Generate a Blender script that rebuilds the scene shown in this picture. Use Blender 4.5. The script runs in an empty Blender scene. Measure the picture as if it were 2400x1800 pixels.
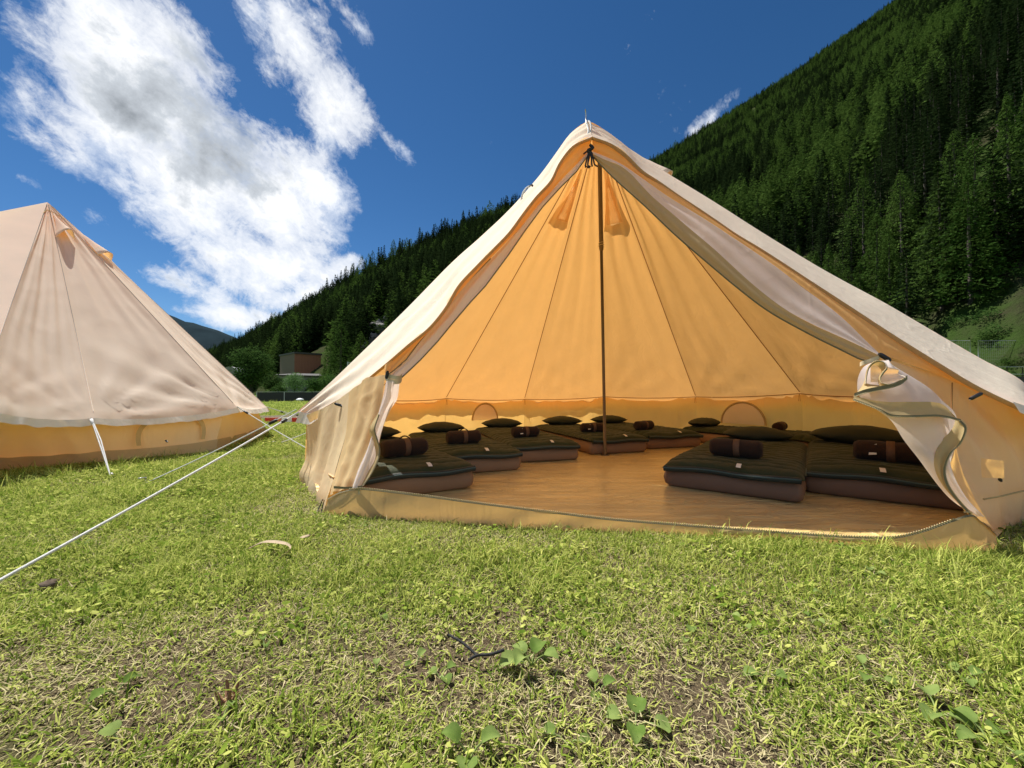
import bpy, bmesh, math, random
import numpy as np
from mathutils import Vector, Matrix, noise as mnoise
R = math.radians
PI = math.pi
scene = bpy.context.scene
COL = scene.collection
rng = random.Random(7)
nprng = np.random.default_rng(11)

# ------------------------------------------------------------------ camera
CAMZ = 0.70
F = 937.0
PITCH = math.atan(20 / F)
cam_d = bpy.data.cameras.new('camera')
cam_d.sensor_width = 36.0
cam_d.lens = 36.0 * F / 2400.0
cam_d.clip_start = 0.02
cam_d.clip_end = 20000
cam = bpy.data.objects.new('camera', cam_d)
COL.objects.link(cam)
cam.location = (0, 0, CAMZ)
cam.rotation_euler = (PI / 2 + PITCH, 0, 0)
scene.camera = cam

# ------------------------------------------------------------------ sun and sky
SUN_EL, SUN_AZ = R(58.5), R(139)        # azimuth as angle from +X
sdir = Vector((math.cos(SUN_EL) * math.cos(SUN_AZ), math.cos(SUN_EL) * math.sin(SUN_AZ), math.sin(SUN_EL)))
sun_d = bpy.data.lights.new('sun', 'SUN')
sun_d.energy = 4.8
sun_d.angle = R(0.53)
sun_d.color = (1.0, 0.955, 0.89)
sun = bpy.data.objects.new('sun', sun_d)
COL.objects.link(sun)
sun.rotation_euler = sdir.to_track_quat('Z', 'Y').to_euler()
sun.location = (-20, 20, 40)

scene.view_settings.view_transform = 'Standard'
scene.view_settings.look = 'None'
scene.view_settings.gamma = 1.0
scene.view_settings.exposure = 0.66
scene.view_settings.use_curve_mapping = False
scene.cycles.use_denoising = True
scene.cycles.max_bounces = 12
scene.cycles.diffuse_bounces = 8
scene.cycles.transmission_bounces = 6
scene.cycles.transparent_max_bounces = 12


def ray(px, py):
    """world direction (y component 1) through a point of the 2400 x 1800 frame"""
    a, b = (px - 1200) / F, (900 - py) / F
    c, s = math.cos(PITCH), math.sin(PITCH)
    x, y, z = a, c - b * s, s + b * c
    return Vector((x / y, 1.0, z / y))


def P(px, py, D):
    r = ray(px, py)
    return Vector((r.x * D, D, CAMZ + r.z * D))


def PG(px, py, z=0.0):
    r = ray(px, py)
    D = (z - CAMZ) / r.z
    return Vector((r.x * D, D, z))


class NT:
    """small node-tree writer"""
    def __init__(self, tree):
        self.t = tree
        self.n = tree.nodes
        self.l = tree.links

    def node(self, typ, props=None, **ins):
        nd = self.n.new(typ)
        for k, v in (props or {}).items():
            setattr(nd, k, v)
        for k, v in ins.items():
            key = int(k[1:]) if k[0] == 'i' and k[1:].isdigit() else k.replace('_', ' ')
            self.set(nd.inputs[key], v)
        return nd

    def set(self, sock, v):
        if isinstance(v, bpy.types.NodeSocket):
            self.l.new(v, sock)
        elif isinstance(v, bpy.types.Node):
            self.l.new(v.outputs[0], sock)
        else:
            sock.default_value = v

    def math(self, op, a, b=0.0, c=0.0, clamp=False):
        nd = self.n.new('ShaderNodeMath')
        nd.operation = op
        nd.use_clamp = clamp
        self.set(nd.inputs[0], a)
        self.set(nd.inputs[1], b)
        self.set(nd.inputs[2], c)
        return nd.outputs[0]

    def ramp(self, fac, stops, interp='LINEAR'):
        nd = self.n.new('ShaderNodeValToRGB')
        cr = nd.color_ramp
        cr.interpolation = interp
        while len(cr.elements) < len(stops):
            cr.elements.new(0.5)
        for e, (p, c) in zip(cr.elements, stops):
            e.position = p
            e.color = (c[0], c[1], c[2], 1) if hasattr(c, '__len__') else (c, c, c, 1)
        self.set(nd.inputs[0], fac)
        return nd.outputs[0]

    def mix(self, fac, a, b, blend='MIX'):
        nd = self.n.new('ShaderNodeMix')
        nd.data_type = 'RGBA'
        nd.blend_type = blend
        self.set(nd.inputs[0], fac)
        for i, v in ((6, a), (7, b)):
            if not isinstance(v, (bpy.types.NodeSocket, bpy.types.Node)):
                v = (v[0], v[1], v[2], 1)
            self.set(nd.inputs[i], v)
        return nd.outputs[2]

    def noise(self, vec, scale, detail=4, rough=0.5, dist=0.0):
        nd = self.node('ShaderNodeTexNoise', None, Scale=scale, Detail=detail, Roughness=rough, Distortion=dist)
        if vec is not None:
            self.set(nd.inputs['Vector'], vec)
        return nd.outputs[0]


# world: physical sky plus one layer of cumulus given as a function of direction only
world = bpy.data.worlds.new('World')
scene.world = world
world.use_nodes = True
w = NT(world.node_tree)
w.n.clear()
sky = w.node('ShaderNodeTexSky', {'sky_type': 'NISHITA', 'sun_disc': False, 'sun_elevation': SUN_EL,
                                  'sun_rotation': PI / 2 - SUN_AZ, 'altitude': 2200, 'air_density': 1.0,
                                  'dust_density': 0.3, 'ozone_density': 3.0})
tc = w.node('ShaderNodeTexCoord')
DIR = tc.outputs['Generated']


def blob(cx, cy, a, b, ang):
    """an ellipsoid of directions: centre, half lengths and tilt as they measure from the field"""
    c = ray(cx, cy).normalized()
    ca, sa = math.cos(R(ang)), math.sin(R(ang))
    e1 = (ray(cx + a * ca, cy + a * sa).normalized() - ray(cx - a * ca, cy - a * sa).normalized()) / 2
    e2 = (ray(cx - b * sa, cy + b * ca).normalized() - ray(cx + b * sa, cy - b * ca).normalized()) / 2
    l1, l2 = e1.length, e2.length
    x = e1.normalized()
    z = x.cross(e2.normalized()).normalized()
    y = z.cross(x)
    return c, x, y, z, l1, l2


BLOBS = [(330, 250, 400, 240, 40, 1.0), (620, 470, 270, 210, 55, 1.0), (180, 330, 210, 110, 30, .70), (230, 60, 230, 110, 35, .85),
         (430, 110, 240, 90, 45, .72), (480, 420, 330, 220, 48, 1.0), (620, 620, 260, 130, 20, 1.0), (700, 690, 230, 60, -12, .85),
         (460, 680, 190, 60, 25, .85), (560, 745, 200, 60, 8, .95),
         (690, 110, 220, 140, 55, .82), (790, 250, 195, 125, 62, .86), (610, 40, 140, 80, 60, .66), (740, 425, 170, 95, 52, .82), (930, 345, 100, 34, 40, .54), (840, 60, 120, 60, 70, .55),
         (1672, 268, 110, 32, -44, .62), (995, 165, 60, 22, 50, .42), (810, 30, 110, 40, 65, .52), (225, 510, 80, 40, 20, .48), (60, 250, 130, 70, 25, .6), (770, 645, 120, 48, -22, .78), (60, 420, 90, 40, 30, .5)]
mask = None
for (cx, cy, a, b, ang, wt) in BLOBS:
    c, x, y, z, l1, l2 = blob(cx, cy, a, b, ang)
    m = Matrix((x, y, z)).transposed()
    mp = w.node('ShaderNodeMapping', {'vector_type': 'TEXTURE'}, Vector=DIR)
    mp.inputs['Location'].default_value = c
    mp.inputs['Rotation'].default_value = m.to_euler()
    mp.inputs['Scale'].default_value = (l1, l2, 0.9)
    g = w.node('ShaderNodeTexGradient', {'gradient_type': 'SPHERICAL'}, Vector=mp)
    v = w.math('MULTIPLY', w.math('POWER', g.outputs[1], 0.6), wt)
    mask = v if mask is None else w.math('SMOOTH_MAX', mask, v, 0.12)
# scattered cumulus over the rest of the sky, mostly out of frame behind the camera
sep = w.node('ShaderNodeSeparateXYZ', None, Vector=DIR)
back = w.math('MULTIPLY', w.math('SUBTRACT', 0.25, sep.outputs[1], clamp=True), w.noise(DIR, 1.6, 2))
mask = w.math('MAXIMUM', mask, w.math('MULTIPLY', back, 1.1))
# streaky noise: the wind draws the cloud out along one direction
c0, ex, ey, ez, _, _ = blob(400, 290, 400, 200, 40)
mrot = Matrix((ex, ey, ez)).transposed()
st = w.node('ShaderNodeMapping', {'vector_type': 'TEXTURE'}, Vector=DIR)
st.inputs['Rotation'].default_value = mrot.to_euler()
st.inputs['Scale'].default_value = (1.0, 0.74, 0.85)
n1 = w.noise(st, 5.0, 14, 0.62, 0.30)
n2 = w.noise(st, 17.0, 10, 0.70, 0.45)
n4 = w.noise(DIR, 60.0, 8, 0.7, 0.6)
nn = w.math('ADD', w.math('ADD', w.math('MULTIPLY', n1, 0.55), w.math('MULTIPLY', n2, 0.31)), w.math('MULTIPLY', n4, 0.14))
dens = w.math('ADD', w.math('MULTIPLY', mask, 1.50), w.math('MULTIPLY', w.math('SUBTRACT', nn, 0.5), 3.6))
dens = w.math('SUBTRACT', dens, 0.55)
alpha = w.ramp(dens, [(0.0, 0.0), (0.12, .16), (0.40, .70), (0.75, 1.0)])
# thick parts are grey from below, thin rims white; a second noise breaks the grey up
n3 = w.noise(st, 4.0, 9, 0.62, 0.25)
core = None
for (cx, cy, a, b, ang) in ((560, 410, 330, 170, 48), (330, 300, 250, 100, 40), (640, 560, 180, 90, 20)):
    c, x, y, z, l1, l2 = blob(cx, cy, a, b, ang)
    m = Matrix((x, y, z)).transposed()
    mp = w.node('ShaderNodeMapping', {'vector_type': 'TEXTURE'}, Vector=DIR)
    mp.inputs['Location'].default_value = c
    mp.inputs['Rotation'].default_value = m.to_euler()
    mp.inputs['Scale'].default_value = (l1, l2, 0.9)
    g = w.node('ShaderNodeTexGradient', {'gradient_type': 'SPHERICAL'}, Vector=mp)
    core = g.outputs[1] if core is None else w.math('MAXIMUM', core, g.outputs[1])
thick = w.math('ADD', w.math('MULTIPLY', dens, 0.42), w.math('MULTIPLY', w.math('SUBTRACT', n3, 0.5), 2.1))
thick = w.math('ADD', thick, w.math('MULTIPLY', core, 0.50))
ccol = w.ramp(thick, [(0.0, (.66, .74, .88)), (0.15, (.92, .95, 1.0)), (0.44, (.95, .97, 1.0)), (0.62, (.60, .645, .70)), (0.85, (.42, .455, .50)), (1.0, (.30, .33, .365))])
skyc = w.node('ShaderNodeHueSaturation', None, Saturation=1.25, Value=1.0, Color=sky.outputs[0])
SKY_STR = 0.060
HAZE = 0.0
cl = w.mix(1.0, ccol, (11.3, 11.3, 11.3), 'MULTIPLY')
fin = w.mix(alpha, skyc, cl)
bg = w.node('ShaderNodeBackground', None, Color=fin, Strength=SKY_STR)
wo = w.node('ShaderNodeOutputWorld')
w.l.new(bg.outputs[0], wo.inputs[0])

# ------------------------------------------------------------------ helpers
MATS = {}


def new_mat(name):
    m = bpy.data.materials.new(name)
    m.use_nodes = True
    t = NT(m.node_tree)
    t.n.clear()
    out = t.node('ShaderNodeOutputMaterial')
    MATS[name] = m
    return m, t, out


def principled(name, col, rough=0.8, bump=0.0, bscale=60, var=0.15, vscale=6, metallic=0.0, coords='Object', sheen=0.0, spec=0.5):
    m, t, out = new_mat(name)
    tcn = t.node('ShaderNodeTexCoord')
    v = tcn.outputs[coords]
    n = t.noise(v, vscale, 5, 0.6)
    f = t.math('MULTIPLY_ADD', t.math('SUBTRACT', n, 0.5), 2 * var, 1.0)
    c = t.mix(1.0, col, t.node('ShaderNodeCombineXYZ', None, X=f, Y=f, Z=f), 'MULTIPLY')
    b = t.node('ShaderNodeBsdfPrincipled', None, Base_Color=c, Roughness=rough, Metallic=metallic)
    b.inputs['Sheen Weight'].default_value = sheen
    b.inputs['Specular IOR Level'].default_value = spec
    if bump:
        bp = t.node('ShaderNodeBump', None, Strength=bump, Distance=0.01, Height=t.noise(v, bscale, 6, 0.6))
        t.l.new(bp.outputs[0], b.inputs['Normal'])
    t.l.new(b.outputs[0], out.inputs[0])
    return m


def cloth(name, dcol, tcol, bump=0.35, wr=5.0, dirt=False, weave=True, transp=0.0):
    """thin cotton: part of the light comes through it, tinted"""
    m, t, out = new_mat(name)
    tcn = t.node('ShaderNodeTexCoord')
    v = tcn.outputs['Object']
    n = t.noise(v, 3.0, 5, 0.6)
    f = t.math('MULTIPLY_ADD', t.math('SUBTRACT', n, 0.5), 0.16, 1.0)
    fv = t.node('ShaderNodeCombineXYZ', None, X=f, Y=f, Z=f)
    dc = t.mix(1.0, dcol, fv, 'MULTIPLY')
    if dirt:
        z = t.node('ShaderNodeSeparateXYZ', None, Vector=v).outputs[2]
        k = t.math('MULTIPLY', t.math('SUBTRACT', 1.0, t.math('MULTIPLY', z, 7.0), clamp=True), t.noise(v, 14, 6, .7))
        dc = t.mix(t.math('MULTIPLY', k, 1.3, clamp=True), dc, (.20, .15, .09))
    tcx = t.mix(1.0, tcol, fv, 'MULTIPLY')
    # long faint creases plus fine weave
    wv = t.noise(v, wr, 3, 0.5, 1.5)
    ridge = t.math('ABSOLUTE', t.math('SUBTRACT', wv, 0.5))
    ridge = t.math('SUBTRACT', 1.0, t.math('MULTIPLY', ridge, 9.0), clamp=True)
    h = t.math('ADD', t.math('MULTIPLY', ridge, 0.6), t.math('MULTIPLY', t.noise(v, wr * 2.5, 4, 0.5), 1.3))
    stv = t.node('ShaderNodeMapping', None, Vector=v)
    stv.inputs['Scale'].default_value = (1, 1, .16)
    cr_ = t.noise(stv, 7.0, 6, 0.62, .6)
    cr_ = t.math('ADD', cr_, t.math('MULTIPLY', t.math('SUBTRACT', 1.0, t.math('MULTIPLY', t.math('ABSOLUTE', t.math('SUBTRACT', t.noise(stv, 3.1, 2, .5, .8), .5)), 22.0), clamp=True), .22))
    h = t.math('ADD', t.math('MULTIPLY', h, .35), t.math('MULTIPLY', cr_, 2.2))
    if weave:
        h = t.math('ADD', h, t.math('MULTIPLY', t.noise(v, 420, 2, 0.5), 0.10))
    bp = t.node('ShaderNodeBump', None, Strength=bump, Distance=0.012, Height=h)
    d = t.node('ShaderNodeBsdfDiffuse', None, Color=dc, Normal=bp)
    tr = t.node('ShaderNodeBsdfTranslucent', None, Color=tcx, Normal=bp)
    s = t.node('ShaderNodeAddShader', None, i0=d, i1=tr)
    if transp:
        tp = t.node('ShaderNodeBsdfTransparent')
        s = t.node('ShaderNodeMixShader', None, i0=transp, i1=s, i2=tp)
    t.l.new(s.outputs[0], out.inputs[0])
    return m


cloth('canvas', (.67, .605, .485), (.275, .140, .040), bump=.22)
cloth('canvas_glow_tinted', (.58, .37, .15), (.50, .27, .07), bump=.2)  # orange base colour stands in for sun glowing through the cloth
cloth('canvas_front', (.56, .46, .29), (.44, .28, .08), dirt=True, bump=.25)
cloth('canvas_door', (.47, .37, .205), (.52, .315, .09), bump=.22)
cloth('canvas_rosy', (.585, .515, .425), (.33, .19, .065), bump=.07, wr=1.6)
cloth('canvas_wall', (.58, .48, .30), (.42, .27, .08), dirt=True, bump=.25)
cloth('canvas_white', (.72, .67, .58), (.20, .12, .05), bump=.3)
cloth('canvas_khaki', (.40, .32, .17), (.22, .14, .05), bump=.25)
cloth('mesh_net', (.52, .47, .44), (.40, .35, .31), bump=.12, transp=.10)
cloth('vent_net', (.55, .42, .30), (.42, .30, .16), bump=.1, transp=.25)
principled('pole_metal', (.16, .115, .07), 0.45, metallic=.3, var=.1)
principled('steel', (.55, .55, .55), 0.35, metallic=.9, var=.05)
principled('black_plastic', (.012, .010, .009), 0.5)
principled('rope_white', (.78, .77, .74), 0.85, bump=.6, bscale=300, var=.05)
principled('webbing', (.62, .52, .33), 0.9, bump=.3, bscale=300)
principled('seam_beige', (.42, .34, .27), 0.9)
principled('seam_tape', (.34, .155, .045), 0.9)
principled('zip_tape', (.23, .19, .10), 0.85, bump=.6, bscale=400)
principled('zip_brass', (.55, .48, .28), 0.45, metallic=.5)
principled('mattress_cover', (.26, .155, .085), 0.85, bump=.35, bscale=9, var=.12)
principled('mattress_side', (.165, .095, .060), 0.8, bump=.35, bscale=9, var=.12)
principled('quilt_green', (.026, .036, .014), 0.72, bump=1.0, bscale=15, var=.25, vscale=9, sheen=.05, spec=.25)
principled('quilt_under', (.009, .020, .019), 0.6, bump=.3, bscale=20)
principled('quilt_piping', (.045, .085, .080), 0.6)
principled('pillow_green', (.022, .027, .012), 0.8, bump=.35, bscale=16, var=.25)
principled('blanket_brown', (.026, .009, .004), 0.95, bump=.5, bscale=160, sheen=.05)
principled('strap_brown', (.13, .065, .035), 0.8, bump=.3, bscale=200)
principled('label_cloth', (.75, .70, .62), 0.8)

# groundsheet: slightly shiny, full of fine ripples
m, t, out = new_mat('groundsheet')
tcn = t.node('ShaderNodeTexCoord')
mp = t.node('ShaderNodeMapping', None, Vector=tcn.outputs['Object'])
mp.inputs['Scale'].default_value = (1.3, 4.6, 1)
mp.inputs['Location'].default_value = (3, 1, 0)
rip = t.noise(mp, 2.2, 4, .55, 1.2)
rp = t.math('SUBTRACT', 1.0, t.math('MULTIPLY', t.math('ABSOLUTE', t.math('SUBTRACT', rip, .5)), 10), clamp=True)
xyz = t.node('ShaderNodeSeparateXYZ', None, Vector=tcn.outputs['Object'])
dx, dy = t.math('SUBTRACT', xyz.outputs[0], 1.0), t.math('SUBTRACT', xyz.outputs[1], 4.31)
ang = t.math('ARCTAN2', dy, dx)
rad = t.math('SQRT', t.math('ADD', t.math('MULTIPLY', dx, dx), t.math('MULTIPLY', dy, dy)))
cmb = t.node('ShaderNodeCombineXYZ', None, X=t.math('MULTIPLY', ang, 5.0), Y=t.math('MULTIPLY', rad, .7), Z=0.0)
rn = t.noise(cmb, 1.6, 3, .5, .5)
fall = t.math('SUBTRACT', 1.0, t.math('MULTIPLY', rad, .62), clamp=True)
h = t.math('ADD', t.math('ADD', t.math('MULTIPLY', rp, .55), t.math('MULTIPLY', rip, .6)), t.math('MULTIPLY', t.math('MULTIPLY', rn, fall), 5.5))
h = t.math('ADD', h, t.math('MULTIPLY', t.noise(tcn.outputs['Object'], 25, 4, .5), .12))
bp = t.node('ShaderNodeBump', None, Strength=.9, Distance=.035, Height=h)
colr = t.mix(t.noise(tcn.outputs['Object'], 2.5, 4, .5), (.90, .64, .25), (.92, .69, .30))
b = t.node('ShaderNodeBsdfPrincipled', None, Base_Color=colr, Roughness=.36, Normal=bp)
b.inputs['Coat Weight'].default_value = 1.0
b.inputs['Coat Roughness'].default_value = .24
t.l.new(b.outputs[0], out.inputs[0])


def foliage(name, c1, c2, trans=0.25, nscale=.6, rand=.35):
    m, t, out = new_mat(name)
    oi = t.node('ShaderNodeObjectInfo')
    geo = t.node('ShaderNodeNewGeometry')
    tcn = t.node('ShaderNodeTexCoord')
    n = t.noise(tcn.outputs['Object'], nscale, 3, .6)
    f = t.math('ADD', t.math('MULTIPLY', t.math('SUBTRACT', n, .5), 1.2), t.math('MULTIPLY_ADD', oi.outputs['Random'], rand * 2, .5 - rand), clamp=True)
    c = t.mix(f, c1, c2)
    d = t.node('ShaderNodeBsdfDiffuse', None, Color=c)
    tr = t.node('ShaderNodeBsdfTranslucent', None, Color=t.mix(.5, c, c2))
    s = t.node('ShaderNodeMixShader', None, i0=trans, i1=d, i2=tr)
    t.l.new(s.outputs[0], out.inputs[0])
    return m


foliage('spruce_green', (.008, .018, .007), (.026, .044, .014), rand=.45)
foliage('larch_green', (.028, .060, .012), (.078, .132, .028), rand=.45)
foliage('bush_green', (.040, .085, .022), (.075, .145, .035), nscale=3)
foliage('grass_green', (.072, .142, .016), (.30, .385, .058), trans=.30, nscale=60)
foliage('grass_lime', (.25, .315, .048), (.64, .66, .19), trans=.30, nscale=60)
foliage('grass_straw', (.30, .25, .12), (.62, .55, .31), trans=.15, nscale=25)
foliage('weed_leaf', (.12, .20, .04), (.30, .38, .12), trans=.30, nscale=30)
foliage('weed_stem', (.28, .36, .12), (.36, .42, .16), trans=.2, nscale=9)
principled('bark', (.055, .045, .036), .95, bump=.5, bscale=20)
principled('dry_leaf', (.24, .12, .06), .8, bump=.4, bscale=60)
principled('dry_strip', (.42, .32, .20), .8, bump=.4, bscale=60)
principled('twig_dark', (.018, .018, .018), .8, bump=.6, bscale=120)
principled('rock', (.17, .165, .155), .95, bump=1.0, bscale=6, var=.5, vscale=3)
principled('brown_render', (.26, .115, .070), .9, bump=.2, bscale=40)
principled('grey_render', (.17, .165, .155), .9, bump=.2, bscale=40, var=.3, vscale=1)
principled('grey_brown_board', (.15, .105, .085), .9, var=.25)  # greyer brown for the building's left face
principled('roof_edge', (.05, .048, .045), .8)
principled('dark_window', (.02, .024, .03), .2)
principled('black_fence', (.008, .008, .009), .6, var=.4)
principled('fence_steel', (.33, .34, .35), .5, metallic=.5)
principled('white_paint', (.78, .79, .80), .6)
principled('red_plastic', (.55, .035, .02), .5)
principled('far_mountain', (.020, .032, .038), 1.0, var=.5, vscale=.004, spec=0)  # bluish base colour stands in for haze
principled('earth', (.12, .085, .055), .95, bump=.8, bscale=20, var=.4)

# soil under the grass, and meadow colour further off
m, t, out = new_mat('meadow_ground')
tcn = t.node('ShaderNodeTexCoord')
v = tcn.outputs['Object']
n1 = t.noise(v, 2.2, 8, .65)
n2 = t.noise(v, 45, 6, .7)
soil = t.mix(n2, (.030, .022, .015), (.15, .11, .07))
moss = t.mix(n2, (.022, .036, .008), (.10, .12, .030))
n5 = t.noise(v, 190, 4, .8, 2.0)
soil = t.mix(t.ramp(n5, [(.50, 0), (.60, 1)]), soil, (.30, .24, .14))
near = t.mix(t.ramp(n1, [(.50, 0), (.70, .6)]), soil, moss)
far = t.mix(t.noise(v, .35, 6, .6), (.10, .17, .03), (.17, .26, .05))
dist = t.node('ShaderNodeVectorMath', {'operation': 'LENGTH'}, i0=v).outputs[1]
cc = t.mix(t.math('MULTIPLY', t.math('SUBTRACT', dist, 6), .07, clamp=True), near, far)
bp = t.node('ShaderNodeBump', None, Strength=.8, Distance=.03, Height=n2)
b = t.node('ShaderNodeBsdfDiffuse', None, Color=cc, Normal=bp)
t.l.new(b.outputs[0], out.inputs[0])

m, t, out = new_mat('hill_ground')
tcn = t.node('ShaderNodeTexCoord')
v = tcn.outputs['Object']
c = t.mix(t.ramp(t.noise(v, .12, 10, .7), [(.42, 0), (.6, 1)]), (.038, .066, .016), (.048, .046, .026))
geo = t.node('ShaderNodeNewGeometry')
bp = t.node('ShaderNodeBump', None, Strength=1.0, Distance=.5, Height=t.noise(v, .9, 8, .7))
b = t.node('ShaderNodeBsdfDiffuse', None, Color=c, Normal=bp)
t.l.new(b.outputs[0], out.inputs[0])


def tag(o, label=None, cat=None, group=None, kind=None):
    if label: o['label'] = label
    if cat: o['category'] = cat
    if group: o['group'] = group
    if kind: o['kind'] = kind
    return o


def empty(name, loc=(0, 0, 0), rz=0.0):
    o = bpy.data.objects.new(name, None)
    COL.objects.link(o)
    o.location = loc
    o.rotation_euler = (0, 0, rz)
    o.empty_display_size = .1
    return o


class MB:
    """collects vertices and faces, builds ONE mesh object"""
    def __init__(self):
        self.v, self.f, self.mi = [], [], []

    def add(self, vs, fs, mi=0):
        o = len(self.v)
        self.v += [tuple(p) for p in vs]
        self.f += [tuple(i + o for i in f) for f in fs]
        self.mi += [mi] * len(fs)

    def grid(self, rows, mi=0, close=False):
        n, k = len(rows), len(rows[0])
        vs = [p for r in rows for p in r]
        fs = []
        for i in range(n - 1):
            for j in range(k - 1 + (1 if close else 0)):
                j2 = (j + 1) % k
                fs.append((i * k + j, i * k + j2, (i + 1) * k + j2, (i + 1) * k + j))
        self.add(vs, fs, mi)

    def tube(self, pts, r, seg=8, mi=0, caps=True):
        pts = [Vector(p) for p in pts]
        rows = []
        up = None
        for i, p in enumerate(pts):
            a = pts[max(0, i - 1)]
            b = pts[min(len(pts) - 1, i + 1)]
            d = (b - a).normalized() if (b - a).length > 1e-9 else Vector((0, 0, 1))
            if up is None:
                up = Vector((0, 0, 1)) if abs(d.z) < .9 else Vector((1, 0, 0))
            s = d.cross(up).normalized()
            up = s.cross(d).normalized()
            rr = r[i] if hasattr(r, '__len__') else r
            rows.append([p + (s * math.cos(q) + up * math.sin(q)) * rr for q in [2 * PI * k / seg for k in range(seg)]])
        self.grid(rows, mi, close=True)
        if caps:
            n = len(rows)
            o = len(self.v) - n * seg
            self.f.append(tuple(o + k for k in range(seg)))
            self.f.append(tuple(o + (n - 1) * seg + k for k in reversed(range(seg))))
            self.mi += [mi, mi]

    def box(self, c, s, rz=0.0, mi=0):
        cx, cy, cz = c
        x, y, z = s[0] / 2, s[1] / 2, s[2] / 2
        ca, sa = math.cos(rz), math.sin(rz)
        vs = []
        for k in ((-1, -1, -1), (1, -1, -1), (1, 1, -1), (-1, 1, -1), (-1, -1, 1), (1, -1, 1), (1, 1, 1), (-1, 1, 1)):
            a, b_ = k[0] * x, k[1] * y
            vs.append((cx + a * ca - b_ * sa, cy + a * sa + b_ * ca, cz + k[2] * z))
        self.add(vs, [(0, 3, 2, 1), (4, 5, 6, 7), (0, 1, 5, 4), (1, 2, 6, 5), (2, 3, 7, 6), (3, 0, 4, 7)], mi)

    def mesh(self, name, mats, smooth=True):
        me = bpy.data.meshes.new(name)
        me.from_pydata(self.v, [], self.f)
        for mm in (mats if isinstance(mats, (list, tuple)) else [mats]):
            me.materials.append(MATS[mm])
        if len(set(self.mi)) > 1:
            me.polygons.foreach_set('material_index', self.mi)
        if smooth:
            me.polygons.foreach_set('use_smooth', [True] * len(me.polygons))
        me.update()
        return me

    def build(self, name, mats, parent=None, smooth=True, loc=None, rz=None):
        o = bpy.data.objects.new(name, self.mesh(name, mats, smooth))
        COL.objects.link(o)
        if parent: o.parent = parent
        if loc is not None: o.location = loc
        if rz is not None: o.rotation_euler = (0, 0, rz)
        return o


def crom(pts, n):
    """n samples of a Catmull-Rom curve through pts (Vectors), by arc length"""
    pts = [Vector(p) for p in pts]
    if len(pts) == 2:
        return [pts[0].lerp(pts[1], i / (n - 1)) for i in range(n)]
    ex = [pts[0] * 2 - pts[1]] + pts + [pts[-1] * 2 - pts[-2]]
    dense = []
    for i in range(1, len(ex) - 2):
        p0, p1, p2, p3 = ex[i - 1], ex[i], ex[i + 1], ex[i + 2]
        for k in range(12):
            u = k / 12
            dense.append(.5 * ((2 * p1) + (p2 - p0) * u + (2 * p0 - 5 * p1 + 4 * p2 - p3) * u * u + (3 * p1 - p0 - 3 * p2 + p3) * u ** 3))
    dense.append(pts[-1])
    L = [0]
    for a, b_ in zip(dense, dense[1:]):
        L.append(L[-1] + (b_ - a).length)
    res, j = [], 0
    for i in range(n):
        s = L[-1] * i / (n - 1)
        while j < len(L) - 2 and L[j + 1] < s:
            j += 1
        d = L[j + 1] - L[j]
        res.append(dense[j].lerp(dense[j + 1], (s - L[j]) / d if d > 1e-12 else 0))
    return res


def sheet(rows, n, m, disp=None, smoothrows=True):
    """rows: control polylines (Vectors), lofted to an m x n grid; disp(u, v, p) -> offset along the normal"""
    rr = [crom(r, n) for r in rows]
    cols = []
    for j in range(n):
        pts = [r[j] for r in rr]
        if len(pts) == 2 or not smoothrows:
            seg = []
            for i in range(m):
                x = i / (m - 1) * (len(pts) - 1)
                k = min(int(x), len(pts) - 2)
                seg.append(pts[k].lerp(pts[k + 1], x - k))
            cols.append(seg)
        else:
            ex = [pts[0] * 2 - pts[1]] + pts + [pts[-1] * 2 - pts[-2]]
            seg = []
            for i in range(m):
                x = i / (m - 1) * (len(pts) - 1)
                k = min(int(x), len(pts) - 2)
                u = x - k
                p0, p1, p2, p3 = ex[k], ex[k + 1], ex[k + 2], ex[k + 3]
                seg.append(.5 * ((2 * p1) + (p2 - p0) * u + (2 * p0 - 5 * p1 + 4 * p2 - p3) * u * u + (3 * p1 - p0 - 3 * p2 + p3) * u ** 3))
            cols.append(seg)
    g = [[cols[j][i] for j in range(n)] for i in range(m)]
    if disp:
        out = []
        for i in range(m):
            line = []
            for j in range(n):
                a = g[i][min(n - 1, j + 1)] - g[i][max(0, j - 1)]
                b_ = g[min(m - 1, i + 1)][j] - g[max(0, i - 1)][j]
                nn_ = a.cross(b_)
                nn_ = nn_.normalized() if nn_.length > 1e-12 else Vector((0, 0, 1))
                if nn_.y > 0: nn_ = -nn_
                line.append(g[i][j] + nn_ * disp(j / (n - 1), i / (m - 1), g[i][j]))
            out.append(line)
        g = out
    return g


def nz(p, s, o=0.0):
    return mnoise.noise(Vector((p[0] * s + o, p[1] * s - o, p[2] * s + o * .7)))


def ridged(p, s, o=0.0):
    return max(0.0, 1 - abs(nz(p, s, o)) * 5)

# ------------------------------------------------------------------ ground
TC = Vector((1.0, 4.31, 0.0))                          # foot of the open tent's pole
LC = Vector((-6.12, 5.22, 0.0))                        # foot of the left tent's pole


def ground_z(x, y):
    r = math.hypot(x, y)
    z = .012 * nz((x, y, 0), 1.3) * min(1, r / 2)
    return z + .10 * nz((x, y, 3), .12) * max(0, min(1, (r - 9) / 20))


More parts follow.
